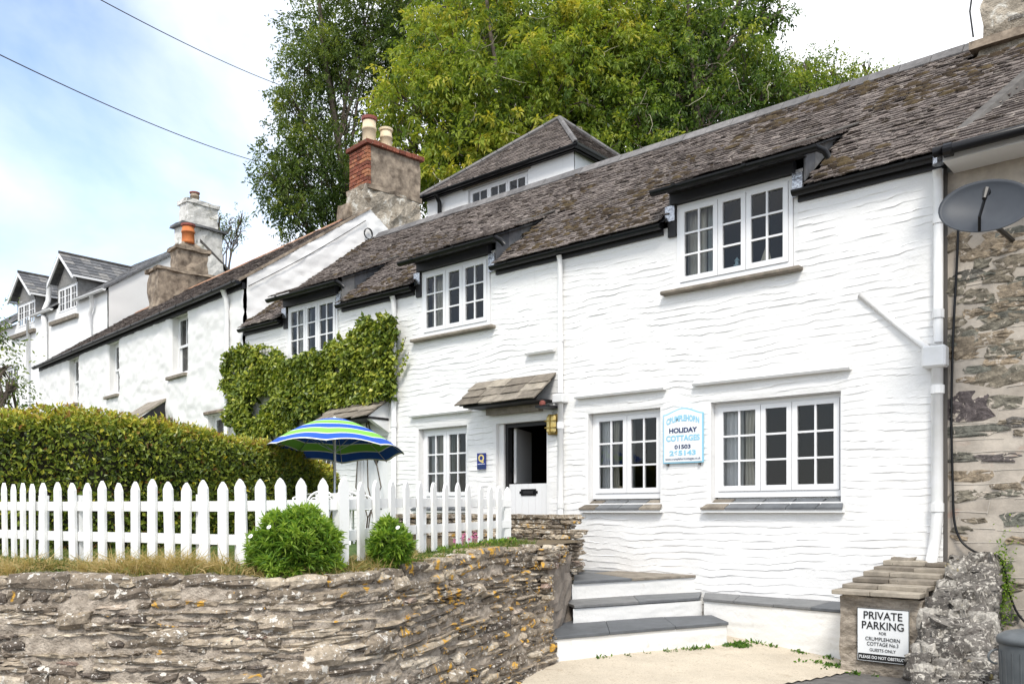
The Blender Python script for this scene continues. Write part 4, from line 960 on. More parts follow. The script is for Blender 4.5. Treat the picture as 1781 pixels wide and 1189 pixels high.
for a0, a1 in ((-33.0, CR_ + .1), (-36.95, -35.0), (-46, -39.05)): gutter(hc, FC, a0, a1, -.2, CE - .03, .075, mat=M['white_pipe'], brackets=False)
ax = FC.px(70, 540)[0]
pipe(hc, FC, [(ax, .35, 9.2), (ax, .30, 8.4), (ax + .05, .1, 7.9), (ax + .75, -.14, 7.5), (ax + .8, -.14, 7.2), (ax + .8, -.14, 4.0)], .10, M['white_pipe'], name='soil_pipe')
pipe(hc, FC, [(FC.px(54, 560)[0], -.12, 7.7), (FC.px(54, 560)[0], -.12, 2.0)], .06, M['white_pipe'])
ax = FC.px(163, 520)[0]; pipe(hc, FC, [(ax + .25, -.2, 7.7), (ax + .2, -.14, 7.35), (ax - .05, -.12, 7.1), (ax - .05, -.12, 5.6)], .07, M['white_pipe'])
FCc = Fr((.12, 13.9), (1, 0), (0, 1)); FCc.O[2] -= .30
ch = lump_box(FCc, CR_ - .75, CR_ + .02, 2.55, 4.15, 9.3, 11.05, .02, 31, (4, 6, 6), taper=.02).build('chimney', M['chimney_white'], hc); tag(ch, 'tall mouldy white chimney behind the orange pot')
lump_box(FCc, CR_ - .86, CR_ + .14, 2.42, 4.28, 11.03, 11.13, .012, 32, (4, 6, 1)).build('drip_course', M['slate_plain'], ch)
lump_box(FCc, CR_ - .68, CR_ - .03, 2.72, 3.95, 11.12, 11.95, .015, 33, (4, 5, 5)).build('chimney_shaft', M['chimney_white'], ch)
lump_box(FCc, CR_ - .74, CR_ + .03, 2.66, 4.02, 11.93, 12.08, .012, 34, (4, 5, 1)).build('chimney_cap', M['chimney_white'], ch)
pot(ch, FCc(CR_ - .4, 3.2, 12.08), .17, .40, M['cement'], M['red_clay'])

# ------------------------------------------------------------------ the hipped house behind the ridge (H)
hh = thing('hipped_house', (-15.1, 16.75, ZC + 4), 'small white house with hipped slate roof rising behind the cottage ridge', 'house')
HX0, HX1, HE, HD = -17.65, -12.55, 8.75, 5.4
V, Q = wall_grid(FH, HX0, HX1, 2.5, HE, [(-16.1, -14.0, 7.45, 8.60, .12)], .1, .08, lambda a, c: .02 * fbm(a * 2, c * 6, 71)); link('wall', raw_mesh('wall', V, Q, smooth=True), M['plaster_plain'], hh)
V, Q = wall_grid(Fr((HX1, 16.75), (0, 1), (-1, 0)), 0, HD, 2.5, HE, [], .1, .08, lambda a, c: .02 * fbm(a * 2, c * 6, 72)); link('wall', raw_mesh('wall', V, Q, smooth=True), M['plaster_plain'], hh)
MB().box(FH, HX0, HX0 + .15, .03, HD, 2.5, HE).box(FH, HX0 + .15, HX1 - .05, HD - .15, HD, 2.5, HE).build('inner_wall', M['interior'], hh)
ov = .17; cor = np.array([FH(HX0 - ov, -ov, HE), FH(HX1 + ov, -ov, HE), FH(HX1 + ov, HD + ov, HE), FH(HX0 - ov, HD + ov, HE)]); apx = FH((HX0 + HX1) / 2, HD / 2, HE + 2.35)
rf = MB().add(np.vstack([cor - (0, 0, .04), apx - (0, 0, .04)]), [(0, 1, 4), (1, 2, 4), (2, 3, 4), (3, 0, 4), (3, 2, 1, 0)]).build('roof', M['black_board'], hh)
pcs = []
for i in (0, 1):
    e0, e1 = cor[i], cor[(i + 1) % 4]; ln = np.linalg.norm(e1 - e0); ex_ = (e1 - e0) / ln; up = apx - (e0 + e1) / 2; sl = np.linalg.norm(up); up /= sl; nn = np.cross(ex_, up)
    for r_ in range(int(sl / .17)):
        v0 = r_ * .17; v1 = min(v0 + .24, sl); a = -random.random() * .2
        while a < ln:
            w_ = random.uniform(.16, .3); m_ = a + w_ / 2; lim = v0 / sl * ln / 2
            if lim + .02 < m_ < ln - lim - .02:
                h = .02 + random.random() * .012; pts = []
                for lift in (0, 1):
                    for (x, v, tp) in ((a, v0, h), (a + w_ - .006, v0, h), (a + w_ - .006, v1, .004), (a, v1, .004)):
                        x = min(max(x, v / sl * ln / 2), ln - v / sl * ln / 2); t_ = tp if lift else tp - .015; pts.append(e0 + ex_ * x + up * v + nn * t_)
                pcs.append((np.array(pts), BOXF, random.random() * .8))
            a += w_
scatter_parts(pcs, 'slate', M['slate'], rf, 120, 'slates')
for i in (0, 1, 2, 3):
    a_, b_ = cor[i] + (0, 0, .03), apx + (0, 0, .05)
    for k in range(9):
        p0, p1 = a_ + (b_ - a_) * k / 9, a_ + (b_ - a_) * ((k + 1) / 9 - .003); MB().tube(np.array([p0, p1]), [.07, .07], 6, var=random.random()).build('hip_tile', M['ridge'], rf)
one('fascia', M['black_board'], hh, FH, HX0 - .12, HX1 + .12, -.12, -.02, HE - .10, HE - .03)
MB().box(FH, HX1 + .02, HX1 + .12, -.02, HD + .1, HE - .10, HE - .03).build('fascia', M['black_board'], hh)
gutter(hh, FH, HX0 - ov - .05, HX1 + ov + .1, -ov - .05, HE - .03, .075)
g = MB().tube(np.array([FH(HX1 + ov + .05, -ov - .1, HE - .05), FH(HX1 + ov + .05, HD + .2, HE - .05)]), .075, 8).build('gutter', M['black'], hh, smooth=True)
pipe(hh, FH, [(FH.px(769, 380)[0], -.25, HE - .08), (FH.px(769, 380)[0], -.1, HE - .3), (FH.px(769, 380)[0], -.1, 6.5)], .06, M['black'])
w = window(hh, FH, -16.09, -14.01, 7.46, 8.59, .06, [(.33, 2), (.33, 2), (.33, 2)], 2, .06, .06, .025)
one('lintel', M['slate_brown'], w, FH, -16.25, -13.9, -.05, -.02, 8.605, 8.645, var=.4)

# ------------------------------------------------------------------ rubble garden wall
gw = thing('rubble_wall', (*wall_at(WL * .6)[0], ZC - 1.5), 'curved rubble garden wall with grey and orange lichen below the picket fence', 'wall')
BAT = .17
def wall_pt(s, c, out=0.0):                      # s along, c height (rel. camera), out = proud of the face
    P, T, Nn = wall_at(np.asarray(s)); c = np.asarray(c, float)
    q = P + Nn * (out + BAT * np.clip(-.35 - c, -.2, 2))[..., None]
    return np.concatenate([q, (ZC + c)[..., None]], -1)
ns, nc = 420, 80; ss = np.linspace(0, WL, ns); tops = np.array([wall_top(s) for s in ss])
SS = np.repeat(ss[:, None], nc, 1); FRc = np.linspace(0, 1, nc)[None]; CCg = -1.70 + (tops[:, None] - .02 + 1.70) * FRc
V = wall_pt(SS, CCg, -.002 + .045 * (fbm(SS * 8, CCg * 13, 81) - .5) + .035 * (fbm(SS * 28, CCg * 36, 82) - .5)).reshape(-1, 3)
I = np.arange(ns * nc).reshape(ns, nc); Q = np.stack([I[:-1, :-1], I[1:, :-1], I[1:, 1:], I[:-1, 1:]], -1).reshape(-1, 4)
link('mortar', raw_mesh('mortar', V, Q, smooth=True), M['mortar'], gw)
def stone(s0, s1, c0, c1, out, seed, tilt=0.0, thick=.07):
    r = np.random.default_rng(seed); U, Vn = 5, 4
    u = np.linspace(0, 1, U); v = np.linspace(0, 1, Vn); UU, VV = np.meshgrid(u, v, indexing='ij')
    el, er = r.uniform(.45, 1.0), r.uniform(.35, 1.0); hh_ = np.interp(UU, [0, .2, .8, 1], [el, 1, 1, er]); sh = r.uniform(-.3, .3)
    s = s0 + (s1 - s0) * (UU + (VV - .5) * .05 * r.normal()) + r.normal(size=UU.shape) * .006
    c = (c0 + c1) / 2 + (c1 - c0) * (VV - .5) * hh_ + tilt * (UU - .5) * (s1 - s0) + (c1 - c0) * sh * (UU - .5) * .5 + r.normal(size=UU.shape) * .0045
    edge = np.minimum(np.minimum(UU, 1 - UU) * 4, np.minimum(VV, 1 - VV) * 3); bul = np.clip(edge * 1.8, 0, 1)
    slope = r.uniform(-.5, .9)
    o = out * (.35 + .65 * bul) + slope * .016 * (VV - .5) * 2 + r.normal(size=UU.shape) * .0055
    P = wall_pt(s, c, o).reshape(-1, 3); B = wall_pt(s, c, np.full_like(o, -thick)).reshape(-1, 3)
    I = np.arange(U * Vn).reshape(U, Vn); Fc = [tuple(q) for q in np.stack([I[:-1, :-1], I[1:, :-1], I[1:, 1:], I[:-1, 1:]], -1).reshape(-1, 4)]
    ring = list(I[:, 0]) + list(I[-1, 1:]) + list(I[-2::-1, -1]) + list(I[0, -2:0:-1]); n = len(ring)
    Bv = B[ring]; k = len(P)
    Fc += [(ring[i], k + i, k + (i + 1) % n, ring[(i + 1) % n]) for i in range(n)]
    return np.vstack([P, Bv]), Fc
pcs = []; rs = random.Random(3); sd = 1000
rows = [];
c = -.0
base = -1.66; k = 0
hs = []
h_acc = 0
while h_acc < 1.36: hs.append(rs.choice([.026, .032, .038, .045, .05, .06, .075, .09])); h_acc += hs[-1]
tot = sum(hs); y = 0
for ri, h in enumerate(hs):
    s = -rs.random() * .2
    while s < WL:
        w = rs.choice([.06, .09, .11, .14, .17, .21, .26, .32, .40]) * (1 + .5 * (h > .075) * 0); w = max(w, h * 1.4) * (1.7 if s > WL * .52 else 1)
        s1 = min(s + w, WL)
        if s1 - s > .05 and s1 > 0:
            top = wall_top((max(s, 0) + s1) / 2); sc_ = (top + 1.66) / tot
            c0 = -1.66 + y * sc_; c1 = c0 + h * sc_; wav = .022 * math.sin(s * 2.1 + ri * .8) * (1 if ri < len(hs) - 1 else .3)
            deep = rs.random()
            right = (s + s1) / 2 > WL * .60
            if rs.random() < .95:
                hshr = rs.uniform(.66, 1.04)
                V, Fc = stone(s + .006, s1 - .006, c0 + wav + .003, c0 + wav + (c1 - c0) * hshr, rs.uniform(.006, .032) + (.012 if right else 0), sd, rs.uniform(-.05, .06)); sd += 1
                pr = .75 if right else .08
                pcs.append((V, Fc, rs.random() ** 1.5, M['stone_orange'] if rs.random() < pr else M['stone']))
        s += w
    y += h
# larger coping stones and a few big blocks
s = 0
while s < WL - .05:
    w = rs.uniform(.18, .48); s1 = min(s + w, WL); t0 = wall_top((s + s1) / 2)
    V, Fc = stone(s + .004, s1 - .004, t0 - .055 - rs.random() * .02, t0 + rs.uniform(.0, .035), rs.uniform(.02, .055), sd, rs.uniform(-.04, .04), .20); sd += 1
    pcs.append((V, Fc, rs.uniform(.1, .8), M['stone_orange'] if s > WL * .62 and rs.random() < .5 else M['stone'])); s = s1
def s_of_px(px):
    xs_ = [project(np.concatenate([wall_at(q)[0], [ZC]]))[0] for q in ss]; return float(np.interp(px, xs_, ss))
for px, py, w, h, tone in ((520, 1170, .30, .15, .42), (560, 1140, .24, .13, .5), (690, 1015, .16, .09, .6), (480, 1085, .2, .09, .55), (820, 1025, .22, .09, .6), (640, 1120, .24, .12, .25), (300, 1110, .26, .10, .35), (140, 1080, .22, .10, .3), (760, 1175, .3, .1, .5)):
    s_ = s_of_px(px); P, _, _ = wall_at(s_); _, _, d = project(np.concatenate([P, [ZC]])); cc = -(py - CY) / FPX * (d - .1)
    V, Fc = stone(s_ - w / 2, s_ + w / 2, cc - h / 2, cc + h / 2, .06, sd); sd += 1; pcs.append((V, Fc, tone, M['stone']))
scatter_parts(pcs, 'stone', M['stone'], gw, 300, 'small_stones')
# rendered end block beside the steps
FP = Fr((-5.29, 6.62), unit(np.array([[-.76, 1.52]]))[0], unit(np.array([[-1.52, -.76]]))[0])   # a: back along the steps, b: into the wall
lump_box(FP, .0, 1.66, .03, .55, -1.7, -1.02, .018, 51, (8, 2, 6)).build('end_block', M['pier'], gw)
lump_box(FP, .35, 1.62, .05, .6, -1.04, -.50, .016, 52, (7, 2, 6), taper=.06).build('end_block', M['pier'], gw)
r_ = np.random.default_rng(9)
for k in range(46):                                                # slates stacked over and in front of the block
    a = r_.uniform(-.02, 1.2); w = r_.uniform(.15, .4); z = r_.uniform(-.56, -.37) if k < 26 else r_.uniform(-1.6, -.45); h = r_.uniform(.04, .08)
    if k >= 26: a = r_.uniform(-.08, .12); w = r_.uniform(.1, .25)
    V, Fc = blob_stone(FP, a, z, w, h, .06 - .05 * (k >= 26), .05, 900 + k, .5); MB().add(V, Fc, r_.random()).build('stone', M['stone_orange'] if k % 2 else M['stone'], gw)

# ------------------------------------------------------------------ inner slate wall by the door path
iw = thing('low_slate_wall', (-8.5, 9.1, ZC - .8), 'low stacked slate wall behind the fence in front of the stable door', 'wall')
FI = Fr((0, 8.95), (1, 0), (0, 1)); lump_box(FI, -10.3, -6.98, .05, .30, -.95, -.09, .012, 61, (20, 1, 5)).build('mortar', M['mortar'], iw)
pcs = []; z = -.9; sd = 5000; r_ = random.Random(8)
while z < -.06:
    h = r_.choice([.035, .045, .055, .07]); a = -10.35
    while a < -6.9:
        w = r_.uniform(.12, .4); pcs.append((*blob_stone(FI, a + w / 2, z + h / 2, w * 1.02, h * .95, .045 + r_.uniform(0, .02), .045, sd, .45), r_.random(), M['stone'] if r_.random() < .8 else M['stone_orange'])); sd += 1; a += w
    # right-hand end of the wall
    FE = Fr((-6.95, 8.95), (0, 1), (-1, 0)); a = 0.02
    while a < .32: w = r_.uniform(.12, .3); pcs.append((*blob_stone(FE, a + w / 2, z + h / 2, w, h * .95, .0, .04, sd, .45), r_.random(), M['stone'])); sd += 1; a += w
    z += h
for k in range(12):
    a = -10.2 + k * .28; P = lump_box(FI, a, a + .27, -.01, .36, -.085, -.035, .008, 70 + k, (3, 2, 1)); pcs.append((np.vstack(P.v), P.f, r_.random() * .7, M['stone']))
scatter_parts(pcs, 'stone', M['stone'], iw, 160, 'small_stones')

# ------------------------------------------------------------------ steps and slate-topped ledge
st = thing('garden_steps', (-5.2, 8.2, ZC - 1.45), 'three white steps with blue slate treads climbing beside the cottage wall', 'steps')
def slab(poly, z, th, n, mat, parent, name='tread', over=.035, axis=None, vs=None):
    """polygon of 4 corners f0 f1 (front edge) b1 b0 (back edge), cut into n slates along the front edge"""
    f0, f1, b1, b0 = [np.array(p, float) for p in poly]
    cuts = [0] + [(i + random.uniform(-.12, .12)) / n for i in range(1, n)] + [1]
    for i in range(n):
        g0, g1 = cuts[i] + .001, cuts[i + 1] - .001
        P = [f0 + (f1 - f0) * g0, f0 + (f1 - f0) * g1, b0 + (b1 - b0) * g1, b0 + (b1 - b0) * g0]; dz = random.uniform(-.003, .003)
        V = np.array([(*p, ZC + z - th + dz) for p in P] + [(*p, ZC + z + dz) for p in P]); MB().hexa(V, vs if vs is not None and i == n - 1 else random.random()).build(name, mat if not (vs and i == n - 1) else M['slate_brown'], parent, bevel=.004)
def riser(f0, f1, z0, z1, parent, depth=.5, inset=.035):
    f0, f1 = np.array(f0, float), np.array(f1, float); d = unit((f1 - f0)[None])[0]; nn = np.array([-d[1], d[0]])
    F_ = Fr(f0 + nn * inset, d, nn); lw = np.linalg.norm(f1 - f0)
    V, Q = wall_grid(F_, 0, lw, z0, z1, [], .06, .02, lambda a, c: .016 * fbm(a * 3, c * 9, 91) + .010 * fbm(a * 9, c * 22, 92)); return link('riser', raw_mesh('riser', V, Q, smooth=True), M['step_white'], parent)
T3 = [(-5.29, 6.60), (-4.49, 8.84), (-4.95, 9.32), (-6.0, 7.6)]; T2 = [(-5.71, 7.62), (-5.11, 9.30), (-5.45, 9.985), (-6.25, 8.05)]; T1 = [(-6.10, 8.12), (-5.53, 9.985), (-6.75, 9.985), (-6.75, 9.0)]
slab(T3, -1.215, .034, 3, M['step_slate'], st); slab(T2, -1.02, .032, 2, M['step_slate'], st); slab(T1, -.81, .032, 2, M['step_slate'], st, vs=.5)
slab([(-6.756, 9.3), (-6.75, 9.985), (-11.2, 9.985), (-11.2, 9.3)], -.812, .04, 6, M['step_slate'], st, 'landing_slab')
riser(T3[0], T3[1], -1.72, -1.25, st); riser(T2[0], (-5.08, 9.34), -1.3, -1.053, st); riser(T1[0], T1[1], -1.1, -.843, st)
riser(T3[1], (-4.95, 9.32), -1.72, -1.26, st, inset=.03)
MB().prism(in_world([(-5.2, 6.9), (-4.6, 8.8), (-5.0, 9.2), (-6.0, 7.7)], -1.7), .43).prism(in_world([(-5.75, 7.8), (-5.2, 9.35), (-5.5, 9.97), (-6.6, 9.97), (-6.6, 8.3)], -1.7), .63).prism(in_world([(-6.1, 8.25), (-5.6, 9.97), (-11.2, 9.97), (-11.2, 9.3), (-6.6, 9.25)], -1.7), .84).build('step_core', M['plaster_plain'], st)
ld = thing('slate_ledge', (-4.2, 9.5, ZC - 1.5), 'low white ledge with slate coping along the foot of the cottage wall', 'ledge')
slab([(-5.06, 9.30), (-3.25, 9.11), (-3.25, 9.975), (-5.40, 9.975)], -1.022, .032, 4, M['step_slate'], ld, 'coping_slab'); 
riser((-5.06, 9.30), (-3.25, 9.11), -1.8, -1.055, ld)
# weeds along the foot of the ledge and steps
pts = [np.array(T3[0]) + (np.array(T3[1]) - np.array(T3[0])) * q for q in rng.uniform(.2, 1, 14)] + [np.array([-4.9, 9.25]) + np.array([1.6, -.17]) * q for q in rng.uniform(.1, 1, 16) ** .7] + [np.array([-4.45, 8.9]) + rng.normal(size=2) * .06 for _ in range(26)] + [np.array([-3.3, 8.75]) + rng.normal(size=2) * np.array([.14, .1]) for _ in range(16)]
PV = []; 
for p in pts:
    n = rng.integers(6, 16); q = np.c_[p[0] + .05 + rng.normal(size=n) * .025, p[1] - .04 + rng.normal(size=n) * .025, np.full(n, ZC + bay_z(p[0], p[1]) - .005)]; PV.append(q)
P = np.vstack(PV); n = len(P); D = unit(rng.normal(size=(n, 3)) * .7 + [0, -.1, .6]); V, Q = leaf_quads(P, D, rand_dir(n), rng.uniform(.02, .06, n), rng.uniform(.012, .03, n))
o = foliage('weeds', V, Q, rng.uniform(.0, .5, n), M['leaf_shrub'], None, 'stuff'); o['label'] = 'small weeds along the foot of the steps'

# ------------------------------------------------------------------ bin store, sign, lichened wall, dustbin
bs = thing('bin_store', (-2.9, 9.2, ZC - 1.65), 'weathered rendered bin store with sloping slate lid below the cottage wall', 'bin store')
lump_box(FW, -3.22, -2.45, 8.72, 9.95, -1.8, -.83, .010, 81, (8, 8, 10)).build('wall', M['box_render'], bs)
for k in range(6):
    b0 = 8.62 + k * .225; z0, z1 = -.815 + k * .048, 0; x0 = -3.27 + k * .028 + random.uniform(-.01, .01)
    for (xa, xb) in ((x0, x0 + .34 + random.uniform(-.1, .1)), (None, -2.44)):
        xa = x0 if xa is not None else xe + .006; xe = xb
        V = [FW(*q) for q in ((xa, b0, z0), (xb, b0, z0), (xb, b0 + .30, z0 + .004), (xa, b0 + .30, z0 + .004))]; V = np.array(V); V[:2, 1] += rng.uniform(-.03, .03, 2); MB().hexa(np.vstack([V, V + (0, 0, .040 + random.random() * .014)]), random.random()).build('lid_slate', M['slate_brown'], bs, bevel=.006)
lump_box(FW, -3.05, -2.86, 9.78, 9.95, -.57, -.49, .012, 83, (3, 2, 1)).build('loose_slate', M['slate_brown'], bs)

def sign_board(name, F, a0, a1, c0, c1, b, mat, label, cat, th=.008):
    s = thing(name, F((a0 + a1) / 2, b, c0), label, cat); one('sign_panel', mat, s, F, a0, a1, b - th, b, c0, c1); return s
a0, c1 = FW.px(1491, 1056, 8.695) if False else (0, 0)
FS = Fr((0, 8.69), (1, 0), (0, 1)); a0 = FS.px(1491, 1055)[0]; a1 = FS.px(1582, 1152)[0]; c1 = FS.px(1536, 1058)[1]; c0 = FS.px(1536, 1152)[1]
ps = sign_board('parking_sign', FS, a0, a1, c0, c1, .0, M['sign_white'], 'white PRIVATE PARKING notice on the front of the bin store', 'sign')
w_, h_, m_ = a1 - a0, c1 - c0, (a0 + a1) / 2
bd = MB()
for q in ((a0, a1, c0, c0 + .006), (a0, a1, c1 - .006, c1), (a0, a0 + .006, c0 + .006, c1 - .006), (a1 - .006, a1, c0 + .006, c1 - .006)): bd.box(FS, q[0], q[1], -.0105, -.008, q[2], q[3])
bd.build('border', M['sign_black'], ps)
one('black_band', M['sign_black'], ps, FS, a0 + .012, a1 - .012, -.0105, -.0082, c0 + .012, c0 + h_ * .15)
for s_, y_, sz, wd, mt, bo in (('PRIVATE', .86, .105, .74, 'sign_black', .001), ('PARKING', .675, .105, .80, 'sign_black', .001), ('FOR', .54, .04, .14, 'sign_black', .0), ('CRUMPLEHORN', .43, .05, .66, 'sign_black', .0), ('COTTAGE No.3', .335, .05, .60, 'sign_black', .0), ('GUESTS ONLY', .225, .042, .50, 'sign_black', .0), ('PLEASE DO NOT OBSTRUCT', .085, .04, .90, 'sign_white', .0005)):
    text_mesh(s_, sz, FS, m_, -.0125, c0 + h_ * y_, M[mt], ps, bold=bo, width=wd * w_)

lw = thing('lichened_wall', (-2.1, 8.6, ZC - 1.6), 'rough wall crusted with white lichen stepping down at the right beside the bin store', 'wall')
pcs = []; r_ = random.Random(12); sd = 7000
def crest(y): return np.interp(y, [6.2, 6.9, 7.6, 8.3, 9.0, 9.6, 10.05], [-1.45, -1.36, -1.22, -.98, -.74, -.56, -.50])
def lx0(y): return np.interp(y, [6.2, 8.3, 10.0], [-1.85, -2.30, -2.42])
def lx1(y): return np.interp(y, [6.2, 7.2, 8.3, 10.0], [-1.15, -1.40, -1.85, -2.10])
nu, nv = 150, 60; yy = np.linspace(5.9, 10.04, nu); V = []
for y in yy:
    x0, x1, z1 = lx0(y), lx1(y), crest(y); per = [(x0, -1.8), (x0, z1 - .05), (x0 + .06, z1), (x1 - .06, z1), (x1, z1 - .06), (x1 + .02, -1.8)]
    d = np.concatenate([[0], np.cumsum([math.dist(per[i], per[i + 1]) for i in range(5)])]); q = np.linspace(0, d[-1], nv)
    xx, zz = np.interp(q, d, [p[0] for p in per]), np.interp(q, d, [p[1] for p in per])
    nz = .12 * (fbm(q * 5 + 3, np.full(nv, y * 5), 95) - .5) + .09 * (fbm(q * 14, np.full(nv, y * 14), 96) - .5)
    V.append(np.c_[xx + nz, np.full(nv, y) + nz * .6, ZC + zz + nz])
V = np.vstack(V); I = np.arange(nu * nv).reshape(nu, nv); Q = [tuple(q) for q in np.stack([I[:-1, :-1], I[:-1, 1:], I[1:, 1:], I[1:, :-1]], -1).reshape(-1, 4)] + [tuple(I[0]), tuple(I[-1])[::-1]]
link('mortar', raw_mesh('mortar', V, Q, np.clip(.55 + .8 * (fbm(V[:, 0] * 9, V[:, 1] * 9 + V[:, 2] * 9, 97) - .5), 0, 1), smooth=True), M['granite'], lw)
for k in range(110):
    y = r_.uniform(6.2, 9.9); x = r_.uniform(lx0(y), lx1(y)); z = crest(y); s = r_.uniform(.12, .34)
    n = 9; th = np.linspace(0, 2 * np.pi, n, endpoint=False); rr_ = s / 2 * (1 + .25 * np.random.default_rng(sd).normal(size=n)); sd += 1
    nrm = unit(np.array([[0, -.32, .95]]))[0]; c_ = np.array([x, y, ZC + z - .015]); e1 = np.array([1., 0, 0]); e2 = np.cross(nrm, e1); h = r_.uniform(.045, .10)
    if k % 3 == 0: c_ = np.array([lx0(y) + .05, y, ZC + r_.uniform(-1.7, z - .05)]); nrm = np.array([-1., 0, 0]); e1 = np.array([0, 1., 0]); e2 = np.array([0, 0, .5])
    if k % 3 == 1: y = r_.uniform(6.1, 8.6); c_ = np.array([lx1(y), y, ZC + r_.uniform(-1.7, crest(y) - .05)]); nrm = np.array([.8, -.6, 0]); e1 = np.array([.6, .8, 0.]); e2 = np.array([0, 0, .6])
    P = np.vstack([c_ + rr_[:, None] * (np.cos(th)[:, None] * e1 + .75 * np.sin(th)[:, None] * e2), c_ + .6 * rr_[:, None] * (np.cos(th)[:, None] * e1 + .75 * np.sin(th)[:, None] * e2) + nrm * h, (c_ + nrm * h * 1.15)[None]])
    pcs.append((P, [(i, (i + 1) % n, n + (i + 1) % n, n + i) for i in range(n)] + [(n + i, n + (i + 1) % n, 2 * n) for i in range(n)], r_.random() * .45))
for y in np.arange(6.3, 9.95, .21):                              # courses of rounded rubble stepping down towards the road
    for x in np.arange(lx0(y) + .05, lx1(y) + .02, .20):
        yy_, xx_ = y + r_.uniform(-.05, .05), x + r_.uniform(-.04, .04); zz_ = float(crest(yy_)); f_ = Fr((xx_, yy_), (1, 0), (0, 1)); a_, b_, h_ = r_.uniform(.07, .13), r_.uniform(.08, .13), r_.uniform(.03, .095)
        mb = lump_box(f_, -a_, a_, -b_, b_, zz_ - .14, zz_ + h_, .016, sd, (4, 4, 3), taper=r_.uniform(.15, .4)); sd += 1; pcs.append((np.vstack(mb.v), mb.f, r_.choice([.05, .1, .2, .5, .75, .95])))
    for z in np.arange(-1.6, float(crest(y)) - .12, .15):
        f_ = Fr((float(lx1(y)) - .02 + r_.uniform(-.02, .03), y + r_.uniform(-.05, .05)), (1, 0), (0, 1)); mb = lump_box(f_, -.10, .055, -.12, .12, z - .06, z + .07, .014, sd, (3, 4, 3)); sd += 1; pcs.append((np.vstack(mb.v), mb.f, r_.choice([.05, .15, .5, .8])))
scatter_parts(pcs, 'stone', M['granite'], lw, 170, 'small_stones', smooth=True)
for k, (px, py, y_) in enumerate(((1670, 1010, 9.2), (1655, 1040, 8.8), (1690, 1030, 8.9), (1640, 1100, 8.2), (1690, 1085, 8.1), (1700, 1140, 7.5), (1650, 1160, 7.4), (1710, 955, 9.9))):
    r = ray(px); t_ = y_ / r[1]; c_ = np.array([r[0] * t_, y_, ZC + crest(y_) - .05]); f_ = Fr((c_[0], c_[1]), (1, 0), (0, 1))
    lump_box(f_, -.15, .15, -.14, .14, crest(y_) - .12, crest(y_) + .09, .022, 200 + k, (4, 4, 3), taper=.3).build('stone', M['granite'], lw)
# dustbin with ribbed side, lid and handle
db = thing('dustbin', (-1.05, 6.7, ZC - 1.7), 'grey plastic dustbin with domed lid at the right edge', 'dustbin')
bx, by = -1.05, 6.85; r = ray(1793); by = 7.0; bx = r[0] * by / r[1]; zt = -(1112 - CY) / FPX * by / r[1]
bb = np.array([bx, by, ZC - 1.75]); H_ = zt + 1.75
bo = MB().lathe(bb, [(.155, 0), (.165, .02), (.20, H_ - .02), (.20, H_)], 22).build('bin_body', M['bin'], db, smooth=True)
for k in range(22):
    th = 2 * np.pi * k / 22; MB().tube(np.array([bb + [.163 * math.cos(th), .163 * math.sin(th), .05], bb + [.195 * math.cos(th), .195 * math.sin(th), H_ - .08]]), .008, 4).build('rib', M['bin'], bo)
MB().lathe(bb + [0, 0, H_ + .002], [(.212, -.03), (.216, .0), (.21, .02), (.16, .05), (.08, .068), (.02, .07)], 22).build('lid', M['bin'], db, smooth=True)
th = np.linspace(0, np.pi, 9); MB().tube(np.array([bb + [-.20 + -.05 * math.sin(q) * .9, -.06 - .05 * math.sin(q), H_ - .13 + .05 * math.cos(q)] for q in th]), .008, 6).build('handle', M['bin'], db)

# ------------------------------------------------------------------ picket fence
fpx = [8, 24, 40, 56, 75, 101, 126.5, 152.6, 178, 208, 235.5, 265, 294, 324, 355, 388, 420, 454, 490, 525, 563, 597.5, 627.7, 655, 682, 707, 730.7, 754.6, 774.6, 797, 814.6, 835.8, 852.5, 867.6, 882.7]
kx = [-70, 8, 101, 235, 388, 420, 563, 600, 628, 730, 797, 882]
ft = lambda p: CY - .245 * FPX / fz(p) if p < -60 else np.interp(p, kx, [842, 841, 839, 837, 834, 833, 830, 833, 835, 837, 840, 846]); fb = lambda p: CY + .40 * FPX / fz(p) if p < -60 else np.interp(p, kx, [966, 969, 975, 980, 987, 988, 986, 981, 972, 959, 952, 941])
fz = lambda p: np.interp(p, [-280, -60, 8, 56, 101, 235, 420, 563, 600, 655, 730, 797, 882], [10.4, 8.0, 7.4, 6.95, 6.75, 6.3, 5.95, 5.92, 5.98, 6.35, 7.0, 7.7, 8.6])
fe = thing('picket_fence', W(420, 5.95, 988), 'white pointed picket fence with two rails bowing along the top of the rubble wall', 'fence')
fpx = [-40 - 16 * k for k in range(14, 0, -1)] + [-40, -24, -8] + fpx
for k, p in enumerate(fpx):
    Z = fz(p); P = W(p, Z); q = W(p + 6, fz(p + 6))[:2] - W(p - 6, fz(p - 6))[:2]; d = unit(q[None])[0]
    F_ = Fr(P[:2], d, (-d[1], d[0])); zt, zb = (CY - ft(p)) / FPX * Z + random.gauss(0, .006), (CY - fb(p)) / FPX * Z + random.gauss(0, .008); w = .037 + random.uniform(-.002, .002); lean = -.012 + random.gauss(0, .011)
    pr = [(-w, zb), (w, zb), (w, zt - .058), (w * .52, zt - .022), (0, zt), (-w * .52, zt - .022), (-w, zt - .058)]
    V = [F_(x + lean * (z - zb) / .6 - lean * .5, b, z + random.uniform(-.002, .002)) for b in (-.011, .011) for x, z in pr]; n = len(pr)
    MB().add(np.array(V), [tuple(range(n)), tuple(range(n, 2 * n))[::-1]] + [(i, n + i, n + (i + 1) % n, (i + 1) % n) for i in range(n)]).build('picket', M['white_paint'], fe)
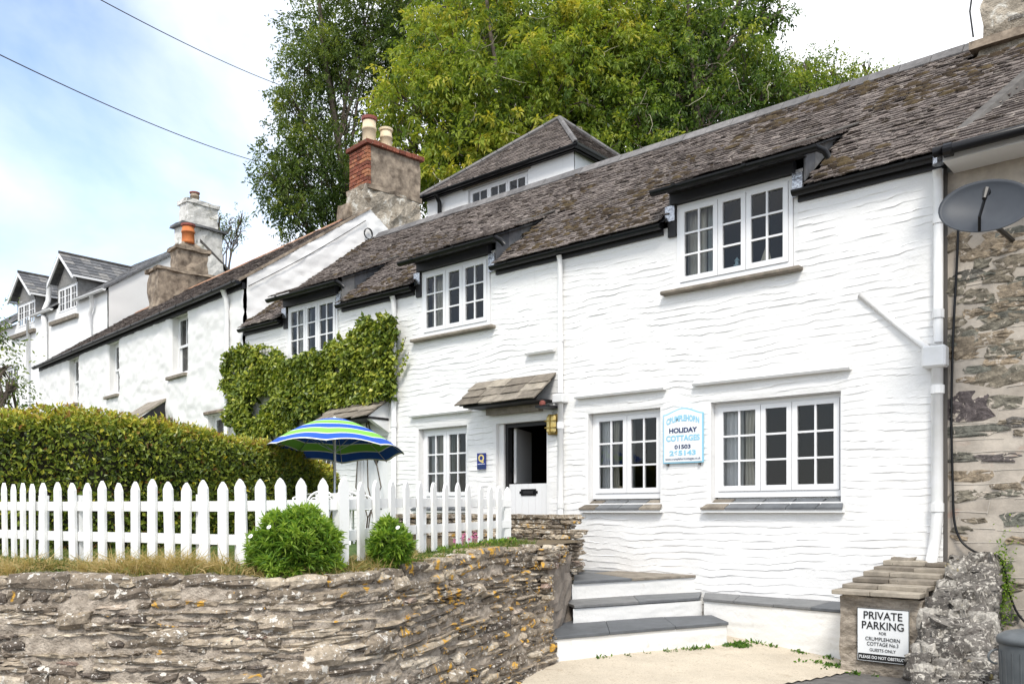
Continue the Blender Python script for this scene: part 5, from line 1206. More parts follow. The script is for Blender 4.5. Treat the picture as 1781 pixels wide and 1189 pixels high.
def along(p, fr, off):
    Z = fz(p); P = W(p, Z)[:2]; q = W(p + 6, fz(p + 6))[:2] - W(p - 6, fz(p - 6))[:2]; d = unit(q[None])[0]; zt, zb = (CY - ft(p)) / FPX * Z, (CY - fb(p)) / FPX * Z
    return np.array([*(P + off * np.array([-d[1], d[0]])), ZC + zb + (zt - zb) * fr])
for fr in (.70, .32):
    for p0, p1 in ((-275, -50), (-50, 62), (62, 330), (330, 595), (595, 760), (760, 890)):
        pp = np.linspace(p0 + .5, p1 - .5, 9); mb = MB(); V = []
        for off in (.014, .036):
            for dz in (-.036, .036): V.append(np.array([along(p, fr, off) + [0, 0, dz] for p in pp]))
        V = np.vstack(V); m9 = 9; Fc = []
        for i in range(8): Fc += [(i, i + 1, m9 + i + 1, m9 + i), (2 * m9 + i, 3 * m9 + i, 3 * m9 + i + 1, 2 * m9 + i + 1), (m9 + i, m9 + i + 1, 3 * m9 + i + 1, 3 * m9 + i), (i, 2 * m9 + i, 2 * m9 + i + 1, i + 1)]
        Fc += [(0, m9, 3 * m9, 2 * m9), (8, 2 * m9 + 8, 3 * m9 + 8, m9 + 8)]
        mb.add(V, Fc).build('rail', M['white_paint'], fe)
for p in (62, 128, 340, 408, 601, 745, 884):
    q = along(p, .5, .065); F_ = Fr(q[:2], (1, 0), (0, 1)); z0, z1 = -.62, along(p, .84, 0)[2] - ZC; one('post', M['white_paint'], fe, F_, -.03, .03, -.03, .03, z0, z1)

# ------------------------------------------------------------------ things fixed to the cottage
hs_ = thing('holiday_sign', FA(-5.8, -.04, .65), 'white and pale blue HOLIDAY COTTAGES sign between the ground floor windows', 'sign')
FS = Fr((0, 9.955), (1, 0), (0, 1))
a0, c0 = FS.px(1153.5, 806); a1, _ = FS.px(1223, 802); _, c1 = FS.px(1223, 716); m_ = (a0 + a1) / 2; w_ = a1 - a0; h_ = c1 - c0
def arch(a0, a1, c0, c1, rise, ins, b0, b1):
    x0, x1 = a0 + ins, a1 - ins; t_ = np.linspace(0, 1, 21); top = c1 - ins + rise * np.clip(np.sin(np.pi * t_) ** 1.6, 0, 1)
    xs_ = x0 + (x1 - x0) * t_; P = [(x0, c0 + ins), (x1, c0 + ins)] + list(zip(xs_[::-1], top[::-1])); n = len(P)
    V = np.array([FS(x, b, z) for b in (b0, b1) for x, z in P]); return MB().add(V, [tuple(range(n)), tuple(range(n, 2 * n))[::-1]] + [(i, n + i, n + (i + 1) % n, (i + 1) % n) for i in range(n)])
arch(a0, a1, c0, c1, .075, 0, 0, .02).build('sign_border', M['sign_cyan'], hs_)
arch(a0, a1, c0, c1, .075, .016, -.004, .004).build('sign_panel', M['sign_white'], hs_)
for s_, y_, sz, wd, mt, bo, ar in (('CRUMPLEHORN', .835, .105, .82, 'sign_cyan', .004, .045), ('HOLIDAY', .66, .085, .70, 'sign_navy', .003, None), ('COTTAGES', .50, .10, .84, 'sign_cyan', .003, None), ('01503', .325, .07, .40, 'sign_navy', .002, None), ('265143', .20, .085, .66, 'sign_cyan', .003, None), ('www.crumplehorncottages.co.uk', .085, .045, .88, 'sign_navy', .0, None)):
    text_mesh(s_, sz, FS, m_, -.0065, c0 + h_ * y_, M[mt], hs_, bold=bo, width=wd * w_, arc=ar)
for x in (a0 + .06, a1 - .06): one('bracket', M['lead'], hs_, FS, x - .01, x + .01, .0, .03, c0 - .035, c0 - .002)
FQ = Fr((0, 9.965), (1, 0), (0, 1)); q0, qc1 = FQ.px(830.5, 788); q1, qc0 = FQ.px(845.5, 815)
qs = sign_board('quality_plaque', FQ, q0, q1, qc0, qc1, .0, M['plaque_blue'], 'small navy plaque with a yellow letter Q beside the stable door', 'sign', .012)
text_mesh('Q', .15, FQ, (q0 + q1) / 2, -.0145, qc0 + (qc1 - qc0) * .66, M['plaque_yellow'], qs, bold=.005)
one('white_rule', M['sign_white'], qs, FQ, q0 + .015, q1 - .015, -.0145, -.012, qc0 + (qc1 - qc0) * .30, qc0 + (qc1 - qc0) * .33)
one('lower_band', M['sign_navy'], qs, FQ, q0 + .008, q1 - .008, -.0145, -.012, qc0 + .012, qc0 + (qc1 - qc0) * .24)

FL = Fr((0, 9.95), (1, 0), (0, 1)); l0, lc1 = FL.px(953.5, 721); l1, lc0 = FL.px(972.5, 755)
ln_ = thing('wall_lantern', FL((l0 + l1) / 2, 0, lc0), 'brass bulkhead lantern beside the stable door', 'lantern')
one('backplate', M['brass_dark'], ln_, FL, l0, l1, -.03, .03, lc0, lc1, bevel=.012)
o = one('lantern_glass', M['brass'], ln_, FL, l0 + .015, l1 - .015, -.085, -.03, lc0 + .02, lc1 - .02, bevel=.025)
for z in (.33, .66): one('guard_bar', M['brass_dark'], ln_, FL, l0 + .008, l1 - .008, -.095, -.03, lc0 + (lc1 - lc0) * z - .008, lc0 + (lc1 - lc0) * z + .008)
one('guard_bar', M['brass_dark'], ln_, FL, (l0 + l1) / 2 - .007, (l0 + l1) / 2 + .007, -.097, -.085, lc0 + .01, lc1 - .01)
P = np.array([FA(*q) for q in ((l0 + .06, -.05, lc1), (l0 + .05, -.05, lc1 + .14), (l0 - .02, -.08, lc1 + .20), (l0 - .25, -.10, lc1 + .21))]); MB().tube(P, .012, 6).build('lantern_cable', M['white_pipe'], ln_)
sl = thing('alarm_lamp', FA(-7.83, -.2, 1.60), 'small red capped lamp under the canopy corner', 'lamp')
MB().lathe(FA(-7.84, -.30, 1.52), [(.03, 0), (.045, .02), (.045, .06), (.02, .08)], 10).build('lamp_cap', M['red_clay'], sl); one('lamp_base', M['black'], sl, FA, -7.95, -7.72, -.33, -.02, 1.50, 1.53)

# satellite dish on its bracket
sdn = thing('satellite_dish', FA(-2.15, -.1, 3.0), 'dark grey oval satellite dish on the stone house wall beside the gutter', 'satellite dish')
cpx, cpy, dz_ = 1713, 358, 8.15
C0 = W(cpx, dz_, cpy); face = unit(np.array([[.12, -.93, .33]]))[0]; ex_ = unit(np.cross([0, 0, 1.], -face)[None])[0]; ex_ = -ex_ if ex_[0] < 0 else ex_; ez_ = np.cross(ex_, face); ez_ = ez_ if ez_[2] > 0 else -ez_
n = 36; th = np.linspace(0, 2 * np.pi, n, endpoint=False); V = []; rx, rz = .40, .285
tl = R(-8); e1 = ex_ * math.cos(tl) + ez_ * math.sin(tl); e2 = -ex_ * math.sin(tl) + ez_ * math.cos(tl)
for off in (0.0, -.012):
    for rr_ in (.0, .25, .5, .75, .93, 1.0):
        dep = -.085 * (1 - rr_ ** 2) + (.01 if rr_ == 1.0 else 0); V.append(C0 + face * (dep + off) + rr_ * (rx * np.cos(th)[:, None] * e1 + rz * np.sin(th)[:, None] * e2))
V = np.vstack(V); Fc = []
for s in (0, 6):
    for i in range(5):
        for j in range(n): k = (j + 1) % n; Fc.append(((s + i) * n + j, (s + i) * n + k, (s + i + 1) * n + k, (s + i + 1) * n + j))
for j in range(n): k = (j + 1) % n; Fc.append((5 * n + j, 5 * n + k, 11 * n + k, 11 * n + j))
MB().add(V, Fc).build('reflector', M['dish'], sdn, smooth=True)
hd = C0 + face * .20 + e1 * .03 + e2 * -.02
MB().tube(np.array([C0 - e2 * rz * .95 + face * .0, C0 - e2 * .2 + face * .12, hd]), .014, 8).build('feed_arm', M['black'], sdn)
MB().tube(np.array([hd - face * .05 + e2 * .05, hd + face * .02 + e2 * .03, hd + face * .03 - e2 * .07]), [.03, .032, .022], 8).build('feed_head', M['black'], sdn)
MB().tube(np.array([C0 - face * .09, C0 - face * .2, FA(-1.95, .05, C0[2] - ZC - .1)]), .025, 8).build('bracket', M['black'], sdn)

# black cable down the stone house wall
P = [FR(*q) for q in ((-2.44, -.05, 3.3), (-2.46, -.05, 2.6), (-2.50, -.05, 1.9), (-2.52, -.05, 1.0), (-2.50, -.05, .2), (-2.49, -.06, -.12), (-2.42, -.08, -.32), (-2.25, -.10, -.44), (-2.10, -.08, -.42), (-2.02, -.07, -.5), (-1.98, -.06, -.8), (-1.90, -.06, -1.05), (-1.72, -.07, -1.2), (-1.5, -.08, -1.25))]
P = np.array(P); tt = np.linspace(0, len(P) - 1, 60); P = np.stack([np.interp(tt, np.arange(len(P)), P[:, i]) for i in range(3)], -1)
for _ in range(4): P[1:-1] = (P[:-2] + 2 * P[1:-1] + P[2:]) / 4
tag(MB().tube(P, .013, 6).build('wall_cable', M['black'], None, smooth=True), 'black cable running down the edge of the stone house wall', 'cable')
# valerian and moss in the corner by the cable
n = 700; c_ = np.array([-2.02, 9.96, ZC - .75]); P = c_ + rng.normal(size=(n, 3)) * [.05, .03, .22]; D = unit(rng.normal(size=(n, 3)) + [0, -.8, .4]); V, Q = leaf_quads(P, D, rand_dir(n), rng.uniform(.02, .05, n), rng.uniform(.012, .025, n))
tag(foliage('wall_weed', V, Q, rng.uniform(.2, 1, n), M['leaf_shrub']), 'patch of green weeds in the joint between lichened wall and stone house', 'plant', kind='stuff')

# ------------------------------------------------------------------ curtains and window-sill ornaments
C_ = M['curtain']; Cb = M['curtain_blue']
for k, (x0, x1) in enumerate(UPW):
    nm = ['in the upper window nearest the satellite dish', 'in the upper window above the letter Q plaque', 'in the upper window framed by ivy'][k]
    curtain(FA, x0 + .06, x0 + .34, 2.95, 3.98, .16, C_, 'cream curtain at the left edge ' + nm, 4); curtain(FA, x0 + .34, x0 + .56, 2.95, 3.98, .19, Cb, 'pale blue curtain drawn back ' + nm, 4, .5)
    curtain(FA, x1 - .22, x1 - .06, 2.95, 3.98, .18, Cb, 'narrow curtain at the right edge ' + nm, 3)
for (o, li), nm in zip(GW, ('in the wide ground floor window', 'in the window left of the HOLIDAY COTTAGES sign', 'in the ground floor window beside the Q plaque', 'in the ground floor window behind the parasol')):
    wd = o[1] - o[0]; curtain(FA, o[0] + .08, o[0] + .08 + wd * .16, o[2] + .1, o[3], .225, M['upvc'], 'white net ' + nm, 4); curtain(FA, o[0] + .08 + wd * .17, o[0] + .08 + wd * .27, o[2] + .1, o[3], .235, C_, 'cream curtain ' + nm, 3, .35)
    if wd < 1.3: curtain(FA, o[0] + wd * .33, o[0] + wd * .48, o[2] + .1, o[3], .34, Cb, 'pale curtain mid-way ' + nm, 4)
for o in OPEN:   # board behind each window that the ornaments and curtains stand on
    if o[2] > 0 and o[3] - o[2] > .9: one('window_board', M['upvc'], cot, FA, o[0] + .01, o[1] - .01, (.045 if o[2] > 2 else .172), .42, o[2] - .02 + (.0 if o[2] > 2 else .06), o[2] + .02 + (.0 if o[2] > 2 else .06))
lt = thing('toy_lighthouse', FA(-5.0, .12, 2.92), 'pale blue model lighthouse in the middle light of the upper window', 'ornament')
x_ = FA.px(1282, 465, .15)[0]
MB().lathe(FA(x_, .15, 2.925), [(.055, 0), (.05, .02), (.035, .18)], 12).build('tower', M['toy_blue'], lt, smooth=True); MB().lathe(FA(x_, .15, 3.105), [(.045, 0), (.045, .015), (.025, .018), (.025, .06), (.036, .065), (.004, .11)], 12).build('lamp_room', M['toy_blue'], lt)
sb = thing('toy_sailboat', FA(-4.75, .12, 2.92), 'model sailing boat with cream sails in the upper window', 'ornament')
x_ = FA.px(1333, 460, .15)[0]
MB().hexa(np.array([FA(*q) for q in ((x_ - .10, .13, 2.925), (x_ + .10, .13, 2.925), (x_ + .10, .17, 2.925), (x_ - .10, .17, 2.925), (x_ - .14, .12, 2.965), (x_ + .14, .12, 2.965), (x_ + .14, .18, 2.965), (x_ - .14, .18, 2.965))])).build('hull', M['wood_toy'], sb)
MB().tube(np.array([FA(x_, .15, 2.96), FA(x_, .15, 3.36)]), .005, 6).build('mast', M['wood_toy'], sb)
for s_, w2, h2 in ((-1, .12, .30), (1, .09, .36)):
    P = [FA(x_ + s_ * .008, b, z) if False else None for b, z in ()]; q = [(x_ + s_ * .008, 2.98), (x_ + s_ * w2, 2.985), (x_ + s_ * .008, 2.98 + h2)]; V = np.array([FA(x, b, z) for b in (.147, .152) for x, z in q]); MB().add(V, [(0, 1, 2), (5, 4, 3), (0, 3, 4, 1), (1, 4, 5, 2), (2, 5, 3, 0)]).build('sail', M['sail'], sb)
def mug(px, label):
    x = FA.px(px, 860, .27)[0]; m = thing('mug', FA(x, .27, .20), label, 'mug', 'mugs on the window board'); MB().lathe(FA(x, .27, .205), [(.04, 0), (.045, .01), (.045, .09), (.038, .09), (.036, .02)], 14).build('cup', M['ceramic'], m, smooth=True)
    th = np.linspace(-1.3, 1.3, 8); MB().tube(np.array([FA(x + .043 + .03 * math.cos(q), .27, .25 + .032 * math.sin(q)) for q in th]), .006, 6).build('handle', M['ceramic'], m)
mug(1356, 'pale mug in the middle light of the wide ground floor window'); mug(1392, 'pale mug in the right casement of the wide ground floor window')
x_ = FA.px(1060, 855, .27)[0]; pf = thing('picture_frame', FA(x_, .27, .2), 'orange wooden picture frame standing in the window left of the sign', 'picture frame')
MB().box(FA, x_ - .07, x_ - .055, .27, .29, .205, .50).box(FA, x_ + .055, x_ + .07, .27, .29, .205, .50).box(FA, x_ - .055, x_ + .055, .27, .29, .205, .22).box(FA, x_ - .055, x_ + .055, .27, .29, .485, .50).build('frame', M['black'], pf); one('backing', M['wood_toy'], pf, FA, x_ - .055, x_ + .055, .275, .285, .22, .485)
x_ = FA.px(1081, 855, .27)[0]; jr = tag(MB().lathe(FA(x_, .27, .205), [(.05, 0), (.06, .02), (.06, .10), (.045, .13), (.05, .16), (.04, .16)], 14).build('jar', M['cream'], None, smooth=True), 'cream stoneware jar beside the picture frame', 'jar')

# ------------------------------------------------------------------ parasol, garden table and chairs
uc = W(582, 11.6); ub = np.array([uc[0], uc[1], ZC - .40]); ur = .93
um = thing('parasol', ub, 'blue and green striped parasol open above the picket fence', 'parasol')
MB().tube(np.array([ub, ub + [0, 0, 1.62]]), .018, 10).build('pole', M['metal_pole'], um, smooth=True)
MB().lathe(ub + [0, 0, 0], [(.22, 0), (.22, .05), (.12, .08), (.03, .10), (.028, .25)], 16).build('base', M['cast_white'], um, smooth=True)
bands = [(0, .04, 2), (.04, .20, 1), (.20, .215, 2), (.215, .365, 0), (.365, .38, 2), (.38, .53, 1), (.53, .545, 2), (.545, .685, 0), (.685, .70, 2), (.70, .835, 1), (.835, .85, 2), (.85, .978, 0), (.978, 1.0, 2)]
rim_z, top_z = ZC + .765, ZC + 1.235; nseg = 8; sub = 8; V = []; Fc = []; mi = []; stops = [0] + [b[1] for b in bands]
def canopy_pt(f, ang):
    k = ang / (2 * np.pi / nseg); u_ = k - np.floor(k); sag = np.cos((u_ - .5) * np.pi)            # cloth sags between the ribs
    rr_ = ur * f * (np.cos(np.pi / nseg) / np.cos((u_ - .5) * 2 * np.pi / nseg)) ** .6 * (1 - .0 * sag)
    z = top_z - (top_z - rim_z) * (f ** 1.75 * .86 + f * .14) + .045 * sag * f ** 3 * (1 if f > .5 else f * 2)
    dx_, dy_ = rr_ * math.cos(ang), rr_ * math.sin(ang)
    return np.array([uc[0] + dx_, uc[1] + dy_, z + .02 - .10 * (-math.sin(YAW) * dx_ + math.cos(YAW) * dy_)])     # tipped away from the road
N_ = nseg * sub
for f in stops:
    for j in range(N_): V.append(canopy_pt(max(f, .012), 2 * np.pi * j / N_ + .02))
for i, bnd in enumerate(bands):
    for j in range(N_): k = (j + 1) % N_; Fc.append((i * N_ + j, i * N_ + k, (i + 1) * N_ + k, (i + 1) * N_ + j)); mi.append(bnd[2])
can = link('canopy', raw_mesh('canopy', np.array(V), Fc, None, True, mi), [M['fabric_blue'], M['fabric_green'], M['fabric_white']], um); s_ = can.modifiers.new('cloth', 'SOLIDIFY'); s_.thickness = .003
for k in range(nseg):
    an = 2 * np.pi * k / nseg + .02; P = np.array([canopy_pt(f, an) - [0, 0, .012] for f in (.03, .3, .6, .85, 1.0)]); MB().tube(P, .005, 5).build('rib', M['metal_pole'], um)
    MB().tube(np.array([ub + [0, 0, 1.2], canopy_pt(.55, an) - [0, 0, .015]]), .004, 5).build('strut', M['metal_pole'], um)
MB().lathe(np.array([uc[0], uc[1], top_z]), [(.02, -.02), (.025, .0), (.02, .03), (.005, .04)], 10).build('finial', M['cast_white'], um)
gt = thing('garden_table', (uc[0], uc[1], ZC - .40), 'round white cast metal table under the parasol', 'table')
MB().lathe(np.array([uc[0], uc[1], ZC + .22]), [(.38, 0), (.40, .012), (.38, .024), (.03, .026)], 28).build('table_top', M['cast_white'], gt, smooth=False)
for k in range(3):
    an = 2 * np.pi * k / 3 + .4; P = np.array([[uc[0] + r_ * math.cos(an), uc[1] + r_ * math.sin(an), ZC + z] for r_, z in ((.1, .22), (.06, .05), (.12, -.15), (.30, -.40))]); MB().tube(P, .018, 7).build('leg', M['cast_white'], gt, smooth=True)
def cast_chair(px, Z, face, label):
    p = W(px, Z); F_ = Fr(p[:2], (math.cos(face), math.sin(face)), (-math.sin(face), math.cos(face))); ch_ = thing('garden_chair', (p[0], p[1], ZC - .40), label, 'chair', 'white cast garden chairs')
    MB().lathe(np.array([p[0], p[1], ZC + .02]), [(.20, 0), (.21, .012), (.20, .025), (.02, .02)], 20).build('seat', M['cast_white'], ch_)
    for k in range(4):
        an = np.pi / 4 + k * np.pi / 2; d_ = np.array([math.cos(an), math.sin(an), 0]); MB().tube(np.array([[p[0], p[1], ZC + .02] + d_ * .15, [p[0], p[1], ZC - .2] + d_ * .16, [p[0], p[1], ZC - .40] + d_ * .22]), .013, 6).build('leg', M['cast_white'], ch_, smooth=True)
    th = np.linspace(0, np.pi, 16); P = F_(.20 * np.cos(th), np.full(16, .19) + .02 * np.sin(th), .06 + .20 * np.sin(th) ** .8); P = np.vstack([F_(.2, .17, .02)[None], P, F_(-.2, .17, .02)[None]]); bk = MB().tube(P, .014, 7).build('backrest', M['cast_white'], ch_, smooth=True)
    sc2 = MB()
    for cx_, cz_, r_ in ((0, .18, .06), (-.1, .13, .05), (.1, .13, .05), (0, .08, .04)):
        t_ = np.linspace(0, 2 * np.pi, 15); sc2.tube(F_(cx_ + r_ * np.cos(t_), np.full(15, .20), cz_ + r_ * np.sin(t_)), .009, 5, False)
    for x in (-.06, .06): sc2.tube(F_(np.array([x, x * 1.2]), np.array([.19, .2]), np.array([.02, .22])), .007, 5)
    sc2.build('scrollwork', M['cast_white'], bk)
    for s2 in (-1, 1): MB().tube(F_(np.array([.2 * s2, .23 * s2, .22 * s2, .2 * s2]), np.array([.17, .05, -.1, -.12]), np.array([.22, .2, .17, .03])), .012, 6).build('armrest', M['cast_white'], ch_, smooth=True)
cast_chair(545, 10.6, R(25), 'white cast metal garden chair left of the parasol pole'); cast_chair(612, 10.7, R(70), 'white cast metal garden chair right of the parasol pole')

# ------------------------------------------------------------------ hedge, ivy, shrubs, grass
hk = [(-160, 9.0), (-40, 9.0), (60, 9.1), (150, 9.3), (260, 9.9), (360, 10.8), (450, 11.9), (520, 12.9), (548, 13.5)]
hpx = np.array([k[0] for k in hk]); hz = np.array([k[1] for k in hk])
HC = np.array([W(a, b)[:2] for a, b in hk]); HSs = np.concatenate([[0], np.cumsum(np.linalg.norm(np.diff(HC, axis=0), axis=1))])
htop = np.array([(CY - y) / FPX * z for y, z in zip([728, 725, 726, 724, 741, 762, 782, 806, 830], hz)])
def hedge_at(s):
    P = np.stack([np.interp(s, HSs, HC[:, 0]), np.interp(s, HSs, HC[:, 1])], -1); e = .2
    T = unit(np.stack([np.interp(s + e, HSs, HC[:, 0]) - np.interp(s - e, HSs, HC[:, 0]), np.interp(s + e, HSs, HC[:, 1]) - np.interp(s - e, HSs, HC[:, 1])], -1)); return P, T, np.stack([T[..., 1], -T[..., 0]], -1), np.interp(s, HSs, htop)
he = thing('hedge', (HC[3][0], HC[3][1], ZC - .4), 'thick clipped green and yellow hedge behind the left of the fence', 'hedge')
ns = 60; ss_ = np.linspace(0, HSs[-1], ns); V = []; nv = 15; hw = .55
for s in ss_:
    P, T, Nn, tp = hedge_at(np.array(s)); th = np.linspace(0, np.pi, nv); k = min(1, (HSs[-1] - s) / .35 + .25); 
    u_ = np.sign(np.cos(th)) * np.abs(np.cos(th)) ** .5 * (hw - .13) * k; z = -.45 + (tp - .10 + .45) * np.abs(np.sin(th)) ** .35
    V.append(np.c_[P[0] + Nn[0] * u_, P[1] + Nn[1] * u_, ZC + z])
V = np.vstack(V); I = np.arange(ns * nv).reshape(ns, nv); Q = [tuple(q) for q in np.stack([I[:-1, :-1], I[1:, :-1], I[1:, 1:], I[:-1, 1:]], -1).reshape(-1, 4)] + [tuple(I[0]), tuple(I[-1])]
link('inner_core', raw_mesh('inner_core', V, Q, smooth=True), M['hedge_core'], he)  # dark solid core added inside so the hedge is not see-through
n = 56000; s = np.where(rng.random(n) < .12, HSs[-1] - rng.uniform(0, 1.1, n), rng.uniform(0, HSs[-1], n)); P2, T2_, N2, tp = hedge_at(s); th = np.arccos(rng.uniform(-1, 1, n)); flip = rng.random(n) < .32
th = np.where(flip, rng.uniform(.9, 2.2, n), np.where(rng.random(n) < .8, rng.uniform(0, 1.0, n), rng.uniform(2.0, np.pi, n)))
k = np.minimum(1, (HSs[-1] - s) / .35 + .25); lump = .20 * (fbm(s * 2.2, th * 3, 101) - .5) + .09 * (fbm(s * 7, th * 8, 102) - .5)
depth = -np.abs(rng.normal(size=n)) * .07 + .04 + lump
ct, st_ = np.cos(th), np.sin(th); u_ = np.sign(ct) * np.abs(ct) ** .5 * (hw + depth - .05) * k; 
z = -.42 + (tp + depth + .42) * np.abs(st_) ** .35 * 1.0
z = np.where(th < .95, -.42 + (tp + depth + .40) * np.where(th < .95, rng.random(n), 1), z); u_ = np.where(th < .95, (hw + depth - .05) * k * (1 - .25 * np.clip((z - tp + .35) / .35, 0, 1) ** 2), u_)
P = np.c_[P2[:, 0] + N2[:, 0] * u_, P2[:, 1] + N2[:, 1] * u_, ZC + z]
out_ = np.c_[N2 * ct[:, None], st_ * .9]; D = unit(rng.normal(size=(n, 3)) * .8 + out_ * .5 + [0, 0, .25]); Nn = unit(out_ + rng.normal(size=(n, 3)) * .55)
V, Q = leaf_quads(P, D, Nn, rng.uniform(.028, .088, n), rng.uniform(.02, .045, n))
hv = np.clip(.30 + .20 * rng.normal(size=n) + .40 * np.clip((z - tp + .22) / .22, 0, 1) + .25 * (fbm(s * 2, z * 3, 103) - .5) + .12 * (s > HSs[-1] - 1.2), 0, .93); hv = np.where(rng.random(n) < .006, 1.0, hv); hv = np.where(rng.random(n) < .018, .95, hv)  # leaf tone raised towards the top, its sunlit look put into the colour
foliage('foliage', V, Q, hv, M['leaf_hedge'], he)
# loose sprigs standing above the clipped top
n = 700; s = rng.uniform(0, HSs[-1], n); P2, T2_, N2, tp = hedge_at(s); B = np.c_[P2 + N2 * rng.uniform(-.3, .4, n)[:, None], ZC + tp - .03]; PP = []; DD = []
for k in range(6): PP.append(B + np.c_[rng.normal(size=(n, 2)) * .012, np.full(n, .022 * k * rng.uniform(.3, 1.3))]); DD.append(unit(rng.normal(size=(n, 3)) + [0, 0, .8]))
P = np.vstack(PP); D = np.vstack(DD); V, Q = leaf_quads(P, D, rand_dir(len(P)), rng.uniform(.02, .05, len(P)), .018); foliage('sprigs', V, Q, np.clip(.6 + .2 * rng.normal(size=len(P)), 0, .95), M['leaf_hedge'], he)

# ivy on the left of the cottage
iv = thing('ivy', FA(-13.4, -.1, -.4), 'bright green ivy climbing the cottage wall around the left upper window', 'ivy')
poly = np.array([FA.px(x, y) for x, y in ((398, 618), (425, 588), (452, 598), (488, 604), (505, 632), (545, 628), (590, 606), (612, 585), (640, 572), (665, 545), (690, 556), (699, 575), (692, 610), (690, 660), (684, 692), (640, 704), (585, 715), (545, 730), (500, 748), (470, 775), (430, 768), (408, 745), (402, 690), (399, 650))])
def inside(p, poly):
    x, y = p[:, 0], p[:, 1]; r = np.zeros(len(p), bool); j = len(poly) - 1
    for i in range(len(poly)):
        c = ((poly[i, 1] > y) != (poly[j, 1] > y)) & (x < (poly[j, 0] - poly[i, 0]) * (y - poly[i, 1]) / (poly[j, 1] - poly[i, 1] + 1e-12) + poly[i, 0]); r ^= c; j = i
    return r
cand = np.c_[rng.uniform(poly[:, 0].min() - .2, poly[:, 0].max() + .2, 60000), rng.uniform(poly[:, 1].min() - .2, poly[:, 1].max() + .2, 60000)]
jit = cand + .30 * np.c_[fbm(cand[:, 0] * 3, cand[:, 1] * 3, 111) - .5, fbm(cand[:, 0] * 3, cand[:, 1] * 3, 112) - .5] * 2
cand = cand[inside(jit, poly) & (fbm(cand[:, 0] * 3.1, cand[:, 1] * 3.1, 115) > .34)][:21000]; n = len(cand)
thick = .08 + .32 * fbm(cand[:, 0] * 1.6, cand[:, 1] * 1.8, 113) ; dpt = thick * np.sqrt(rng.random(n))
P = FA(cand[:, 0] + .8 * dpt, -.03 - dpt, cand[:, 1]); D = unit(rng.normal(size=(n, 3)) * .6 + [0, -.35, -.55]); Nn = unit(rng.normal(size=(n, 3)) * .45 + [-.1, -.9, .45])
V, Q = leaf_quads(P, D, Nn, rng.uniform(.045, .12, n), rng.uniform(.045, .10, n), .12)
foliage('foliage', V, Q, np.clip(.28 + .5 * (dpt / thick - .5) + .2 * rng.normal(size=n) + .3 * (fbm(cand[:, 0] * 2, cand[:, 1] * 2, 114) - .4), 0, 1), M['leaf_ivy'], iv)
mb = MB()
for k in range(14):
    x0 = rng.uniform(-15.4, -11.6); q = np.array([[x0 + .25 * math.sin(i * .7 + k) + .04 * i * rng.normal(), -.04, -.4 + .28 * i] for i in range(10)]); ok = inside(q[:, [0, 2]], poly) | (q[:, 2] < .6); 
    if ok.sum() > 3: mb.tube(FA(q[ok][:, 0], q[ok][:, 1], q[ok][:, 2]), .012, 5)
for (pa, pb) in (((690, 640), (714, 586)), ((684, 690), (719, 612)), ((665, 560), (668, 542)), ((600, 600), (598, 578))):
    A_, B_ = FA.px(*pa), FA.px(*pb); t_ = np.linspace(0, 1, 9); mb.tube(FA(A_[0] + (B_[0] - A_[0]) * t_, -.05 - .06 * np.sin(t_ * 2), A_[1] + (B_[1] - A_[1]) * t_ + .05 * np.sin(t_ * 6)), .006, 4)
    m_ = 46; t_ = rng.random(m_); P = FA(A_[0] + (B_[0] - A_[0]) * t_, -.06 - .06 * np.sin(t_ * 2), A_[1] + (B_[1] - A_[1]) * t_ + .05 * np.sin(t_ * 6)); D = unit(rng.normal(size=(m_, 3)) + [0, -.2, -.2]); V, Q = leaf_quads(P, D, unit(rng.normal(size=(m_, 3)) * .4 + [0, -1, .3]), rng.uniform(.05, .08, m_), .05); foliage('trailing_shoot', V, Q, rng.uniform(.3, .9, m_), M['leaf_ivy'], iv)
mb.build('stems', M['bark'], iv)

